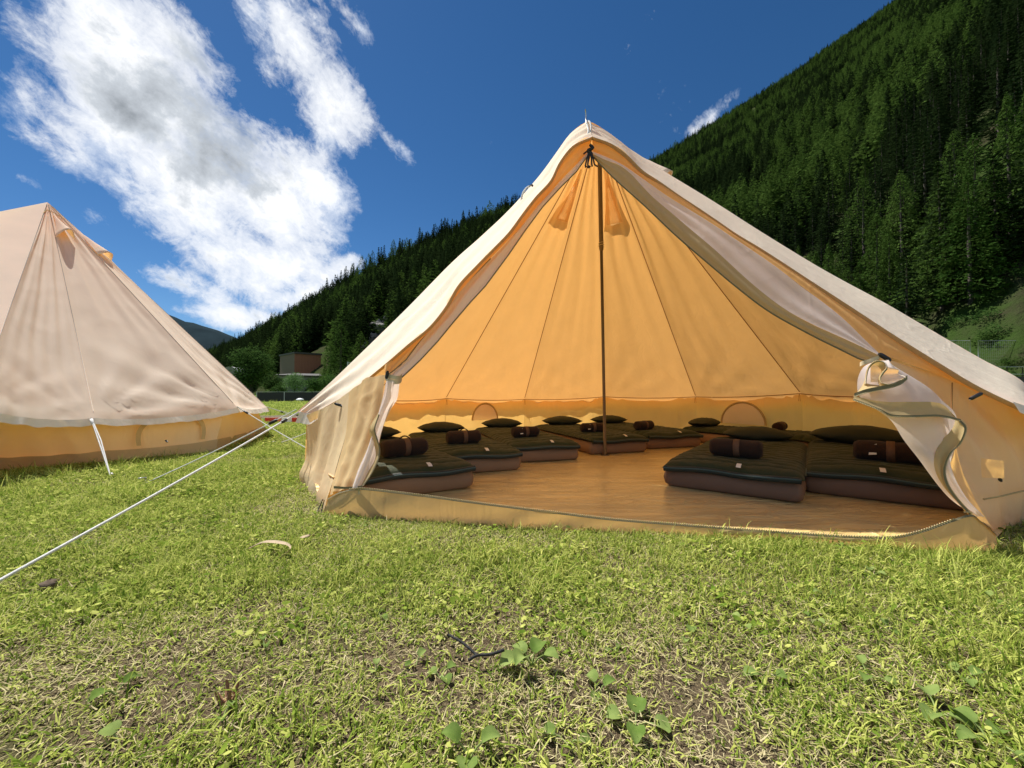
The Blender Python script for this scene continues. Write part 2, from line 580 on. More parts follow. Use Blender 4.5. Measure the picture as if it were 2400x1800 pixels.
gm = MB()
rings = [0.15]
while rings[-1] < 9000:
    rings.append(rings[-1] * 1.07 + .05)
rows = []
for r in rings:
    rows.append([(r * math.cos(a), r * math.sin(a), ground_z(r * math.cos(a), r * math.sin(a))) for a in [2 * PI * k / 128 for k in range(128)]])
gm.grid(rows, close=True)
gm.add([(0, 0, 0)] + rows[0], [(0, 1 + k, 1 + (k + 1) % 128) for k in range(128)])
o = gm.build('ground', 'meadow_ground')
tag(o, 'mown meadow ground of soil and grass under the tents', kind='structure')

# hillside: bare slope the forest stands on.  Knots: u = x/y of a line of sight, skyline slope, foot and ridge distances
KN = [  # px, skyline py, foot D, ridge D, foot z
    (-900, 925, 900, 2500, 0), (100, 905, 420, 1500, 0), (440, 852, 210, 900, 0), (556, 806, 120, 640, 0), (620, 780, 92, 460, 0), (700, 744, 78, 330, 0),
    (760, 722, 66, 280, 0), (850, 680, 62, 260, 0), (944, 628, 60, 260, 0), (1085, 552, 60, 280, 0), (1193, 510, 60, 320, 0),
    (1350, 450, 60, 480, 0), (1523, 388, 58, 800, 0), (1612, 334, 55, 900, 0), (1716, 270, 52, 980, 0), (1852, 188, 48, 1040, 0),
    (1942, 125, 44, 1080, 0), (2033, 66, 40, 1100, 0), (2105, 16, 36, 1100, 0), (2250, -80, 30, 1120, 0), (2400, -180, 26, 1150, 0), (2800, -330, 24, 1150, 0),
    (3600, -500, 24, 1200, 0)]


def knot(px):
    for a, b_ in zip(KN, KN[1:]):
        if a[0] <= px <= b_[0]:
            f = (px - a[0]) / (b_[0] - a[0])
            return [a[i] + (b_[i] - a[i]) * f for i in range(5)]
    return list(KN[0] if px < KN[0][0] else KN[-1])


def hill_pt(px, s):
    _, sy, d0, d1, z0 = knot(px)
    D = d0 + (d1 - d0) * s
    wtop = ray(px, sy).z
    z1 = CAMZ + wtop * d1
    q = s ** 1.0
    zz = -.4 + (z1 + .4) * (q if s <= 1 else 1 - (s - 1) * .6)
    # the foot rises quickly on the right, where terraces stand behind the fence
    x = ray(px, 900).x * D
    zz += (5 * nz((x, D, 0), .012) + 1.6 * nz((x, D, 5), .06)) * min(1, s * 10) * min(1, max(0, (1.0 - s) * 8 + .15))
    k = max(0, min(1, (px - 1900) / 300))
    zz += k * (3.2 * min(1, s * 60))
    return Vector((x, D, zz))


hm = MB()
ss = [0, .004, .01, .02, .03, .045, .06, .08, .1] + [.1 + .9 * (i + 1) / 40 for i in range(40)] + [1.04, 1.15, 1.4]
pxs = list(range(-900, 400, 100)) + list(range(400, 2500, 25)) + list(range(2500, 3601, 100))
hm.grid([[hill_pt(px, s) for px in pxs] for s in ss])
o = hm.build('hillside', 'hill_ground')
tag(o, 'steep hillside the forest grows on', kind='structure')

# far mountain, distance haze put into its grey-blue colour, between the two tents
fm = MB()
sky_px = [(-2400, 840), (-1500, 760), (-800, 690), (-300, 640), (0, 612), (150, 640), (240, 690), (330, 722), (376, 732), (430, 751), (452, 757), (470, 765), (485, 765), (500, 772), (530, 783), (560, 795), (610, 815), (700, 850), (900, 880)]
rows = []
for k, (D, f) in enumerate(((2600, 0), (2900, .22), (3200, .45), (3500, .68), (3800, .88), (4000, 1.0), (4400, .7))):
    row = []
    for i in range(170):
        px = -2400 + 3300 * i / 169
        for a, b_ in zip(sky_px, sky_px[1:]):
            if a[0] <= px <= b_[0]:
                sy = a[1] + (b_[1] - a[1]) * (px - a[0]) / (b_[0] - a[0])
        p = P(px, sy + (4 * nz((px, 0, 0), .05) + 1.5 * nz((px, 3, 0), .2)), 4000)
        x = ray(px, 900).x * D
        row.append(Vector((x, D, -5 + (p.z + 5) * f + (60 * nz((x, D, 0), .0022) if 0 < f < 1 and k < 6 else 0))))
    rows.append(row)
fm.grid(rows)
o = fm.build('far_mountain', 'far_mountain')
tag(o, 'distant dark blue-grey mountain behind the left tent', kind='structure')

# ------------------------------------------------------------------ tree prototypes
def spruce_mb(seed, H=20.0, levels=26, spread=.17, droop=.25, clump=.55, start=.10, per=9, tri=15, larch=False):
    r = random.Random(seed)
    tr, cr = MB(), MB()
    lean = Vector((r.uniform(-.01, .01), r.uniform(-.01, .01), 0)) * H
    pts = [Vector((0, 0, -1.0)), Vector((0, 0, H * .3)), Vector((lean.x * .5, lean.y * .5, H * .65)), Vector((lean.x, lean.y, H * .985))]
    tr.tube(pts, [H * .014, H * .011, H * .006, .02], 6)
    for L in range(levels):
        f = L / (levels - 1)
        z = H * (start + (1 - start) * (f ** .92)) * .985
        if larch:
            rad = H * spread * (math.sin(min(1, (1 - f) * 1.25 + .05) * PI * .5)) * r.uniform(.75, 1.2)
        else:
            rad = H * spread * ((1 - f) ** .82) * r.uniform(.72, 1.15) + .12
        nb = max(4, int(per * (1 - f * .45)))
        a0 = r.uniform(0, 6.28)
        for b_ in range(nb):
            a = a0 + 2 * PI * (b_ + r.uniform(-.3, .3)) / nb
            ln = rad * r.uniform(.65, 1.15)
            if r.random() < .05: continue
            rise = r.uniform(.0, .18) if not larch else r.uniform(-.05, .25)
            nt = max(4, int(tri * (ln / (H * spread)) + 2))
            side = Vector((-math.sin(a), math.cos(a), 0))
            out_ = Vector((math.cos(a), math.sin(a), 0))
            for k in range(nt):
                q = (k + r.random()) / nt
                q = q ** .8
                c = Vector((0, 0, z)) + lean * f + out_ * ln * q + Vector((0, 0, ln * (rise * q - droop * q * q)))
                wd = clump * (1.15 - q) * (.4 + .6 * ln / (H * spread)) * r.uniform(.6, 1.3)
                c += side * r.uniform(-1, 1) * wd * .7
                d1 = (out_ * r.uniform(.5, 1) + side * r.uniform(-.7, .7) + Vector((0, 0, r.uniform(-.45, .1)))).normalized() * clump * r.uniform(.6, 1.3)
                d2 = (side * r.uniform(-1, 1) + Vector((0, 0, r.uniform(-.9, -.1))) + out_ * r.uniform(-.3, .3)).normalized() * clump * r.uniform(.3, .7)
                cr.add([c - d1 * .4, c + d1 * .6, c + d2], [(0, 1, 2)])
    # leader
    top = Vector((lean.x, lean.y, H))
    for k in range(8):
        a = r.uniform(0, 6.28)
        c = top - Vector((0, 0, k * .16))
        cr.add([c, c + Vector((math.cos(a) * .22, math.sin(a) * .22, -.2)), c + Vector((math.cos(a + .5) * .1, math.sin(a + .5) * .1, -.5))], [(0, 1, 2)])
    return tr, cr


def broad_mb(seed, H, W, n=2600, leaf=.16, lobes=9):
    r = random.Random(seed)
    tr, cr = MB(), MB()
    tr.tube([(0, 0, -.3), (0, 0, H * .35), (.05 * H, 0, H * .6)], [H * .03, H * .022, H * .01], 7)
    cs = []
    for k in range(lobes):
        a = 2 * PI * k / lobes * 1.0 + r.uniform(-.4, .4)
        q = r.uniform(.15, .62)
        cs.append((Vector((math.cos(a) * W * .5 * q, math.sin(a) * W * .5 * q, H * r.uniform(.30, .78))), W * r.uniform(.17, .27)))
        tr.tube([(0, 0, H * .25), cs[-1][0]], [H * .012, H * .004], 5)
    cs.append((Vector((0, 0, H * .8)), W * .2))
    cs.append((Vector((0, 0, H * .5)), W * .36))
    for k in range(n):
        c, rr = cs[r.randrange(len(cs))]
        d = Vector((r.gauss(0, 1), r.gauss(0, 1), r.gauss(0, .9))).normalized()
        p = c + d * rr * (r.uniform(.55, 1.05) if r.random() < .8 else r.uniform(.9, 1.25))
        if p.z < .02 * H: p.z = r.uniform(.02, .2) * H
        a = Vector((r.gauss(0, 1), r.gauss(0, 1), r.gauss(0, .6))).normalized() * leaf * r.uniform(.6, 1.4)
        b_ = Vector((r.gauss(0, 1), r.gauss(0, 1), r.gauss(0, .6))).normalized() * leaf * r.uniform(.4, 1)
        cr.add([p - a * .5, p + b_ * .5, p + a * .5, p - b_ * .5], [(0, 1, 2, 3)])
    return tr, cr


def cone_cloud(seed, H, spread, n, leaf, mat, name='crown', rough=.5, power=.85, base=.04, trunk=True):
    r = random.Random(seed)
    cr = MB()
    for k in range(n):
        f = base + (1 - base) * (1 - (1 - r.random()) ** .62)
        f = min(.995, f)
        a = r.uniform(0, 6.28)
        lobe = 1 + rough * mnoise.noise(Vector((math.cos(a) * 1.7, math.sin(a) * 1.7, f * 9 + seed))) + .25 * math.sin(f * 46 + seed)  * .5
        rad = H * spread * (1 - f) ** power * lobe
        q = r.uniform(.45, 1.0) ** .5
        c = Vector((math.cos(a) * rad * q, math.sin(a) * rad * q, H * f - rad * q * .25))
        L = leaf * r.uniform(.5, 1.3) * (1 - f * .55)
        o_ = Vector((math.cos(a), math.sin(a), 0)); s_ = Vector((-o_.y, o_.x, 0))
        d1 = (o_ * r.uniform(.3, 1) + s_ * r.uniform(-.8, .8) + Vector((0, 0, r.uniform(-.7, .3)))).normalized() * L
        d2 = (s_ * r.uniform(-1, 1) + Vector((0, 0, r.uniform(-1, .2))) + o_ * r.uniform(-.4, .4)).normalized() * L * r.uniform(.5, .9)
        cr.add([c - d1 * .5, c + d1 * .5, c + d2], [(0, 1, 2)])
    top = Vector((0, 0, H))
    for k in range(6):
        a = r.uniform(0, 6.28); c = top - Vector((0, 0, k * .35))
        w_ = .12 + .10 * k
        cr.add([c, c + Vector((math.cos(a) * w_, math.sin(a) * w_, -.5)), c + Vector((math.cos(a + .7) * w_, math.sin(a + .7) * w_, -.9))], [(0, 1, 2)])
    return cr


SPR = []   # (trunk mesh, crown mesh, height)
for i in range(5):
    H = 20
    tr, cr = spruce_mb(100 + i, H, levels=26, spread=[.17, .20, .15, .19, .18][i], droop=[.25, .35, .2, .3, .4][i], start=[.03, .05, .04, .02, .06][i], per=10, clump=.62)
    SPR.append((tr.mesh('trunk', 'bark'), cr.mesh('crown', 'spruce_green', False), H))
LAR = []
for i in range(3):
    tr = MB(); tr.tube([(0, 0, -1), (0, 0, 8), (.1, 0, 18)], [.26, .2, .04], 6)
    cr = cone_cloud(200 + i, 20, [.19, .22, .17][i], 4200, .62, 'larch_green', rough=.8, power=[.72, .62, .8][i])
    LAR.append((tr.mesh('trunk', 'bark'), cr.mesh('crown', 'larch_green', False), 20))


def place_tree(proto, name, loc, sc, rz, label, cat, group):
    root = empty(name, loc, rz)
    tag(root, label, cat, group)
    for me, nm in ((proto[0], 'trunk'), (proto[1], 'crown')):
        c = bpy.data.objects.new(nm, me)
        COL.objects.link(c)
        c.parent = root
        c.scale = sc if hasattr(sc, '__len__') else (sc, sc, sc)
    return root


def scatter(name, pts, rots, scales, idx, protos, label, kind='stuff'):
    """one object: a cloud of points, each carrying a copy of one of the prototypes"""
    pc = bpy.data.collections.new(name + '_sources')
    for k, me in enumerate(protos):
        ob = bpy.data.objects.new('%s_source_%02d' % (name, k), me)
        pc.objects.link(ob)
    me = bpy.data.meshes.new(name)
    me.from_pydata([tuple(p) for p in pts], [], [])
    for nm, typ, data in (('rot', 'FLOAT_VECTOR', rots), ('scl', 'FLOAT_VECTOR', scales), ('idx', 'INT', idx)):
        at = me.attributes.new(nm, typ, 'POINT')
        if typ == 'INT':
            at.data.foreach_set('value', np.array(data, dtype=np.int32))
        else:
            at.data.foreach_set('vector', np.array(data, dtype=np.float32).ravel())
    o = bpy.data.objects.new(name, me)
    COL.objects.link(o)
    ng = bpy.data.node_groups.new(name + '_nodes', 'GeometryNodeTree')
    ng.interface.new_socket('Geometry', in_out='INPUT', socket_type='NodeSocketGeometry')
    ng.interface.new_socket('Geometry', in_out='OUTPUT', socket_type='NodeSocketGeometry')
    gi = ng.nodes.new('NodeGroupInput'); go = ng.nodes.new('NodeGroupOutput')
    ci = ng.nodes.new('GeometryNodeCollectionInfo')
    ci.inputs['Collection'].default_value = pc
    ci.inputs['Separate Children'].default_value = True
    ci.inputs['Reset Children'].default_value = True
    ip = ng.nodes.new('GeometryNodeInstanceOnPoints')
    ip.inputs['Pick Instance'].default_value = True

    def named(nm, typ):
        nd = ng.nodes.new('GeometryNodeInputNamedAttribute')
        nd.data_type = typ
        nd.inputs['Name'].default_value = nm
        return nd.outputs['Attribute']
    ng.links.new(gi.outputs[0], ip.inputs['Points'])
    ng.links.new(ci.outputs[0], ip.inputs['Instance'])
    ng.links.new(named('idx', 'INT'), ip.inputs['Instance Index'])
    e2r = ng.nodes.new('FunctionNodeEulerToRotation')
    ng.links.new(named('rot', 'FLOAT_VECTOR'), e2r.inputs[0])
    ng.links.new(e2r.outputs[0], ip.inputs['Rotation'])
    ng.links.new(named('scl', 'FLOAT_VECTOR'), ip.inputs['Scale'])
    ng.links.new(ip.outputs[0], go.inputs[0])
    md = o.modifiers.new('scatter', 'NODES')
    md.node_group = ng
    tag(o, label, kind=kind)
    return o


# ------------------------------------------------------------------ forest
fr = random.Random(5)
cand = []
tries = 0
while len(cand) < 19000 and tries < 80000:
    tries += 1
    px = fr.uniform(380, 2900)
    _, sy, d0, d1, z0 = knot(px)
    D = math.sqrt(fr.uniform(d0 ** 2, (d1 * 1.02) ** 2))
    # fewer needed low down where the tent hides them
    s = (D - d0) / (d1 - d0)
    if s < .0: continue
    p = hill_pt(px, s)
    wv = (p.z - CAMZ) / D
    # open grassy patch at lower right
    if px > 2140 and D < 72 and wv < .20 + .0001 * (px - 2080): continue
    # rock outcrop on the left ridge
    if 866 < px < 925 and D < 105: continue
    if (px < 1000 and D < 84 and px > 560) or (590 < px < 790 and D < 118): continue
    cand.append((D, px, p, s))
# denser planting close by, where single trees show
for k in range(8200):
    px = fr.uniform(500, 1230) if k < 520 else fr.uniform(1450, 2550)
    _, sy, d0, d1, z0 = knot(px)
    D = fr.uniform(d0, d0 + 190) if k < 520 else math.sqrt(fr.uniform(d0 ** 2, 420 ** 2))
    s = (D - d0) / (d1 - d0)
    p = hill_pt(px, s)
    if s > 1: continue
    wv = (p.z - CAMZ) / D
    if px > 2140 and D < 72 and wv < .21: continue
    if 866 < px < 925 and D < 105: continue
    if (px < 1000 and D < 84 and px > 560) or (590 < px < 790 and D < 118): continue
    cand.append((D, px, p, s))
cand.sort(key=lambda c: c[0] * (.35 if 560 < c[1] < 1230 and .80 < c[3] < 1.01 else 1))


def seen(c):
    D, px, p, s = c
    py = 920 - (p.z + 14 - CAMZ) / D * F
    if px < 470 or px > 2440 or py > 930 or py < -40: return False
    # behind the open tent?
    left_edge = 950 - (px - 720) * 1.0 if px < 1375 else None
    if px < 1375: return py < 960 - (px - 705) * 1.0 + 30
    return py < 290 + (px - 1375) * .60 + 60


near, rest = [], []
for c in cand:
    if len(near) < 290 and seen(c): near.append(c)
    else: rest.append(c)


def kind_of(c):
    D, px, p, s = c
    q = nz((p.x, p.y, 0), .020) + fr.uniform(-.35, .35)
    right = px > 1400
    return 'larch' if q > (.06 if right else .34) else 'spruce'


for c in near:
    D, px, p, s = c
    kd = kind_of(c)
    sc = fr.uniform(.55, 1.12) * (.66 if px > 1400 else .88)
    if px < 1250 and s > .7: sc = fr.choice((.5, .62, .75, .95, 1.1)) * fr.uniform(.85, 1.1)
    pr = (LAR if kd == 'larch' else SPR)[fr.randrange(3 if kd == 'larch' else 5)]
    side = ('left ridge' if px < 1400 else 'right slope')
    hgt = 'on top of the ' if (px < 1400 and s > .75) else ('low on the ' if D < 95 else 'halfway up the ')
    side = hgt + side
    spot = ('above the brown building' if px < 700 else 'above the pale bushes' if px < 830 else 'above the rocks' if px < 960 else 'close to the tent roof') if px < 1400 else \
        ('near the tent peak' if px < 1700 else 'above the middle of the roof' if px < 1980 else 'above the flap toggle' if px < 2200 else 'at the right edge')
    look = ('tall ' if sc > (.6 if px > 1400 else .8) else 'short ')
    place_tree(pr, 'larch_tree' if kd == 'larch' else 'spruce_tree', p, (sc * fr.uniform(.9, 1.2),) * 2 + (sc,), fr.uniform(0, 6.28),
               look + ('light green larch ' if kd == 'larch' else 'dark spruce ') + side + ' ' + spot,
               'tree', ('larches' if kd == 'larch' else 'spruces') + ' ' + side)
# two tall spruces that stand clear of the ridge left of centre
for px, py_top, D, w_, lab in ((730, 688, 150, 1.15, 'tallest dark spruce rising clear of the ridge above the brown building'),
                               (760, 692, 155, 1.0, 'second tall spruce just right of the tallest one above the brown building'),
                               (818, 646, 190, 1.05, 'tall spruce on the ridge where the cloud ends, above the rocks'),
                               (1190, 474, 150, .9, 'spruce on the ridge touching the left roof edge of the open tent'),
                               (1163, 484, 160, .95, 'dark spruce left of the one touching the open tent roof edge')):
    top = P(px, py_top, D)
    s = (D - knot(px)[2]) / (knot(px)[3] - knot(px)[2])
    g = hill_pt(px, s)
    H = top.z - g.z
    place_tree(SPR[[1, 0, 3, 0, 4][int(px) % 5]], 'spruce_tree', (top.x, D, g.z), (H / 20 * w_ * .85, H / 20 * w_ * .85, H / 20), px, lab, 'tree', None)
# pale green larches behind the fence at the left foot of the open tent
for px, py_top, D, H, lab in ((800, 752, 62, 0, 'bright green larch right of the brown building'),
                              (846, 775, 66, 0, 'shorter bright green larch against the rock outcrop'),
                              (775, 800, 70, 0, 'small bright green larch behind the brown building corner')):
    top = P(px, py_top, D)
    g = max(0, hill_pt(px, max(0, (D - knot(px)[2]) / (knot(px)[3] - knot(px)[2]))).z)
    H = top.z - g
    place_tree(LAR[1], 'larch_tree', (top.x, D, g), (H / 20 * 1.25, H / 20 * 1.25, H / 20), px, lab, 'tree', None)

allp = []
LOWS = []
for i in range(3):      # lighter versions for the distance
    LOWS.append(cone_cloud(300 + i, 20, [.13, .155, .115][i], 620, 1.15, 'spruce_green', rough=.7, power=.9).mesh('distant_spruce', 'spruce_green', False))
for i in range(2):
    LOWS.append(cone_cloud(320 + i, 20, [.18, .21][i], 620, 1.25, 'larch_green', rough=.8, power=.68).mesh('distant_larch', 'larch_green', False))
pts, rots, scl, idx = [], [], [], []
for c in rest:
    D, px, p, s = c
    kd = kind_of(c)
    sc = fr.uniform(.45, .88) * .85 * (fr.choice((1, 1, 1.35)) if s > .93 else 1)
    pts.append(p); rots.append((0, 0, fr.uniform(0, 6.28))); q = sc * fr.uniform(1.1, 1.7); scl.append((q, q, sc))
    idx.append(fr.randrange(3) if kd == 'spruce' else 3 + fr.randrange(2))
scatter('forest', pts, rots, scl, idx, LOWS, 'dense conifer forest covering the mountainside in the distance')
print('forest', len(near), len(rest))
# ------------------------------------------------------------------ tent building blocks
def panel_grid(T, A, B, seed, sag=.05, n=26, m=56, s0=.004, fold=.010, topfold=.007, edge_sag=.02):
    """one triangular roof panel, apex T, lower corners A and B, outside is away from the tent axis"""
    nrm = (A - T).cross(B - T).normalized()
    if nrm.z < 0: nrm = -nrm
    W = (A - B).length
    Lh = ((A + B) / 2 - T).length
    g = []
    fold2 = fold * .6
    for i in range(m):
        s = s0 + (1 - s0) * i / (m - 1)
        row = []
        for j in range(n):
            t_ = j / (n - 1)
            p = T + (A.lerp(B, t_) - T) * s
            e = 4 * t_ * (1 - t_)
            d = -sag * e * s * (1.3 - .5 * s)
            for (tx, k) in ((0, 1), (1, 2)):
                dx = (t_ - tx) * W * s
                dz = (1 - s) * Lh
                r = math.hypot(dx, dz) + 1e-6
                a = math.atan2(abs(dx), dz)
                d += fold * math.sin(a * 24 + seed * k + 2 * nz(p, 1.5, seed)) * math.exp(-((r - .25) / .40) ** 2) * min(1, e * 3) * .7
                d += fold2 * math.sin(a * 13 + seed * k * 1.7 + 1.2 * nz(p, .8, seed)) * math.exp(-((r - .7) / .8) ** 2) * min(1, e * 3) * min(1, a * 5)
            d += topfold * math.sin(t_ * 17 + seed * 3 + 3 * nz(p, .7, seed)) * max(0, 1 - s * 1.15) * min(1, e * 4) * min(1, s * 8)
            d += .006 * nz(p, 1.1, seed) * min(1, e * 3) * min(1, s * 5) + .002 * nz(p, 5, seed) * min(1, e * 4)
            d += .0045 * math.sin(t_ * 37 + seed * 2 + 4 * nz(p, .6, seed)) * min(1, e * 4) * min(1, s * 4) * (.35 + .65 * abs(nz(p, .8, seed + 3)) * 2)
            d += .003 * ridged((p.x, p.y, p.z * .35), 2.6, seed + 9) * min(1, e * 4) * min(1, s * 3)
            p = p + nrm * d
            p.z -= edge_sag * e * s ** 6
            row.append(p)
        g.append(row)
    return g


def wall_grid(At, Bt, Ab, Bb, seed, n=30, m=16, amp=.014, edge_sag=.02):
    out = (Ab + Bb) / 2 - (At + Bt) / 2
    nrm = (Bt - At).cross(At - Ab).normalized()
    g = []
    for i in range(m):
        v = i / (m - 1)
        row = []
        for j in range(n):
            u = j / (n - 1)
            p = At.lerp(Bt, u).lerp(Ab.lerp(Bb, u), v)
            e = 4 * u * (1 - u)
            p.z -= edge_sag * e * (1 - v) ** 3
            d = amp * (math.sin(u * 21 + seed + 3 * nz(p, 1.2, seed)) * (.4 + .6 * v) + 1.4 * nz(p, 2.5, seed)) * min(1, e * 4) * min(1, (1 - v) * 5 + .2)
            d += .006 * ridged(p, 5, seed) * min(1, e * 4)
            row.append(p + nrm * d)
        g.append(row)
    return g


def valance_grid(row, centre, seed, drop=.052, flare=.018, n=None):
    rows = []
    for k in range(4):
        f = k / 3
        line = []
        for i, p in enumerate(row):
            o_ = Vector((p.x - centre.x, p.y - centre.y, 0)).normalized()
            rip = nz(p, 14, seed) * .014 * f + nz(p, 40, seed) * .006 * f
            line.append(p + o_ * (flare * f + rip + .002) + Vector((0, 0, -drop * f * (1 + .25 * nz(p, 9, seed + 4)) + .002)))
        rows.append(line)
    return rows


def seam_tube(root, pts, r=.005, mat='seam_tape', name='seam'):
    mb = MB(); mb.tube(pts, r, 5)
    return mb.build(name, mat, root)


def rope(root, a, b_, r=.0055, sag=.02, slider=None, double=0):
    mb = MB()
    pts = []
    for i in range(14):
        f = i / 13
        p = a.lerp(b_, f)
        p.z -= sag * 4 * f * (1 - f)
        pts.append(p)
    mb.tube(pts, r, 7)
    if double:
        mb.tube([p + Vector((double * (1 - abs(2 * i / 13 - .8)), 0, 0)) for i, p in enumerate(pts)], r, 7)
    o = mb.build('guy_rope', 'rope_white', root)
    if slider is not None:
        p = a.lerp(b_, slider); p.z -= sag * 4 * slider * (1 - slider)
        d = (b_ - a).normalized()
        sb = MB()
        sb.tube([p - d * .035, p - d * .03, p + d * .03, p + d * .035], [.006, .012, .012, .006], 8)
        sb.build('rope_slider', 'black_plastic' if not double else 'rope_white', o)
    pb = MB()
    d = (b_ - a).normalized()
    pb.tube([b_ + Vector((-d.x * .02, -d.y * .02, .05)), b_ + Vector((0, 0, -.05))], .006, 6)
    pb.tube([b_ + Vector((-d.x * .02, -d.y * .02, .05)), b_ + Vector((d.x * .035, d.y * .035, .045))], .005, 6)
    pb.build('ground_peg', 'steel', root)
    return o


def vent(root, T, A, B, s1, s2, t1, t2, seed, lift=.075):
    """a vent: net triangle in the panel and a cloth hood standing off above it"""
    nrm = (A - T).cross(B - T).normalized()
    if nrm.z < 0: nrm = -nrm
    f = lambda s, t_: T + (A.lerp(B, t_) - T) * s
    mid = (t1 + t2) / 2
    mb = MB()
    rows = []
    for i in range(10):
        q = i / 9
        s = s1 + (s2 - s1) * q
        row = []
        for j in range(13):
            e = j / 12
            tt = mid + (t1 - mid) * (1 - e * 2) * (.25 + .75 * q) if False else (mid + (e - .5) * (t2 - t1) * (.2 + .8 * q))
            p = f(s, tt) + nrm * (.012 + lift * math.sin(e * PI) * q ** 1.3) + nrm * .004 * nz(f(s, tt), 12, seed)
            row.append(p)
        rows.append(row)
    lip = []
    for j, p in enumerate(rows[-1]):
        lip.append(p - nrm * .012 + (f(1, mid) - T).normalized() * (.012 - .02 * math.sin(j / 12 * PI)))
    rows.append(lip)
    mb.grid(rows)
    hood = mb.build('vent_hood', 'canvas_rosy' if root.name.endswith('001') else 'canvas', root)
    nb = MB()
    a, b_, c = f(s1 + .1 * (s2 - s1), mid), f(s2 * .93, mid - .32 * (t2 - t1)), f(s2 * .93, mid + .32 * (t2 - t1))
    nb.add([p - nrm * .035 for p in (a, b_, c)], [(0, 1, 2)])
    nb.build('vent_net', 'vent_net', root)


# ------------------------------------------------------------------ the open bell tent
tent = empty('bell_tent', TC)
tag(tent, 'open cream bell tent, front flaps tied back, beds around its glowing orange inside', 'tent')
TM = MB


def tb(mb, name, mat, parent=None, smooth=True):
    """part of a tent: geometry is in world space, parent sits at the pole foot"""
    o = mb.build(name, mat, parent or tent, smooth)
    return o


def fixup(root):
    """parts were written in world coordinates: cancel the root's own offset"""
    inv = Matrix.Translation(root.location).inverted()
    done = set()
    for c in root.children:
        if c.type == 'MESH' and c.data.name not in done:
            done.add(c.data.name)
            c.data.transform(inv)
        for g in c.children:
            if g.type == 'MESH' and g.data.name not in done:
                done.add(g.data.name)
                g.data.transform(inv)


T = P(1400, 302, 4.31)
RW = 2.85
WZ = {166: .60, 136: .60, 106: .575, 77: .62, 47: .625, 17: .68, 347: .66, 320: .64}
angs = [166, 136, 106, 77, 47, 17, 347, 320]
W, E, G = [], [], []
WA = Vector((-1.66, 3.24, .56)); EA = P(703, 968, 3.22); GA = PG(712, 1128, 0)
W.append(WA); E.append(EA); G.append(GA)
for a in angs:
    d = Vector((math.cos(R(a)), math.sin(R(a)), 0))
    wv = TC + d * RW + Vector((0, 0, WZ[a]))
    W.append(wv)
    E.append(wv + (wv - T) * .026)
    G.append(TC + d * (RW + .02) + Vector((0, 0, .0)))
for k in range(len(W) - 1):
    g = panel_grid(T, E[k], E[k + 1], k * 1.7 + .4, sag=.045, fold=.016, topfold=.024)
    mb = MB(); mb.grid(g)
    if k in (2, 4):                       # opening behind the vent net
        s1, s2 = (.10, .26) if k == 2 else (.10, .27)
        keep = []
        for i in range(len(g) - 1):
            for j in range(len(g[0]) - 1):
                sv = .004 + .996 * (i + .5) / 55; tv = (j + .5) / 25
                fr_ = (sv - s1 - .1 * (s2 - s1)) / (.80 * (s2 - s1))
                if not (0 < fr_ < 1 and fr_ > .3 and abs(tv - .5) < .15 * (.15 + .85 * fr_)): keep.append(i * (len(g[0]) - 1) + j)
        mb.f = [mb.f[q] for q in keep]; mb.mi = [mb.mi[q] for q in keep]
    tb(mb, 'roof_panel', 'canvas')
    vb = MB(); vb.grid(valance_grid(g[-1], TC, k + 3.0)); tb(vb, 'valance', 'canvas_white')
    wb = MB(); wb.grid(wall_grid(W[k] - Vector((0, 0, .005)), W[k + 1] - Vector((0, 0, .005)), G[k], G[k + 1], k * 2.3))
    tb(wb, 'wall_panel', 'canvas_wall')
    # inner hem where roof meets wall
    pts = []
    for i in range(15):
        u = i / 14
        p = W[k].lerp(W[k + 1], u); p.z -= .022 * 4 * u * (1 - u)
        c = Vector((T.x - p.x, T.y - p.y, 0)).normalized()
        pts.append(p + c * (.028 + .05 * 4 * u * (1 - u)) + Vector((0, 0, .006)))
    seam_tube(tent, pts, .0055, name='hem')
for k in range(1, len(W)):
    pts = []
    for i in range(20):
        s = .03 + .96 * i / 19
        p = T + (W[k] - T) * s
        c = Vector((TC.x - p.x, TC.y - p.y, -.5)).normalized()
        pts.append(p + c * .006)
    seam_tube(tent, pts, .0048)
    c = Vector((TC.x - W[k].x, TC.y - W[k].y, 0)).normalized() * .04
    q = W[k] + c
    side = Vector((-c.y, c.x, 0)).normalized()
    seam_tube(tent, [q + side * .004, q + side * .012 + Vector((0, 0, -.09)), q - side * .012 + Vector((0, 0, -.09)), q - side * .004], .0022, name='tie_loop')
# vents: one either side of the back
vent(tent, T, E[2], E[3], .10, .26, .12, .88, 3, lift=.11)
vent(tent, T, E[4], E[5], .10, .27, .10, .90, 5, lift=.11)
vent(tent, T, E[7], E[8], .10, .24, .15, .85, 6, lift=.08)

# half-round net windows in the back wall
for (px, py, D, wd, ht) in ((1141, 962, 6.52, .47, .27), (1753, 955, 5.78, .62, .31)):
    d0 = P(px, py, D)
    out = (Vector((d0.x, d0.y, 0)) - TC).normalized()
    side = Vector((-out.y, out.x, 0))
    base = TC + out * (RW - .12) * (.98)
    arc, fan = [], []
    for i in range(19):
        a = PI * i / 18
        p = base + side * math.cos(a) * wd * .5 + Vector((0, 0, .25 + math.sin(a) * ht))
        arc.append(p)
    wb = MB(); wb.tube(arc, .014, 6)
    fr_ = tb(wb, 'window_binding', 'canvas_khaki')
    nb = MB(); nb.add([base + Vector((0, 0, .25))] + arc, [(0, i + 1, i + 2) for i in range(18)])
    tb(nb, 'window_net', 'mesh_net')


def doorD(px, py):
    r = ray(px, py)
    return 2.38 / (1 + .181 * r.x - .358 * r.z)


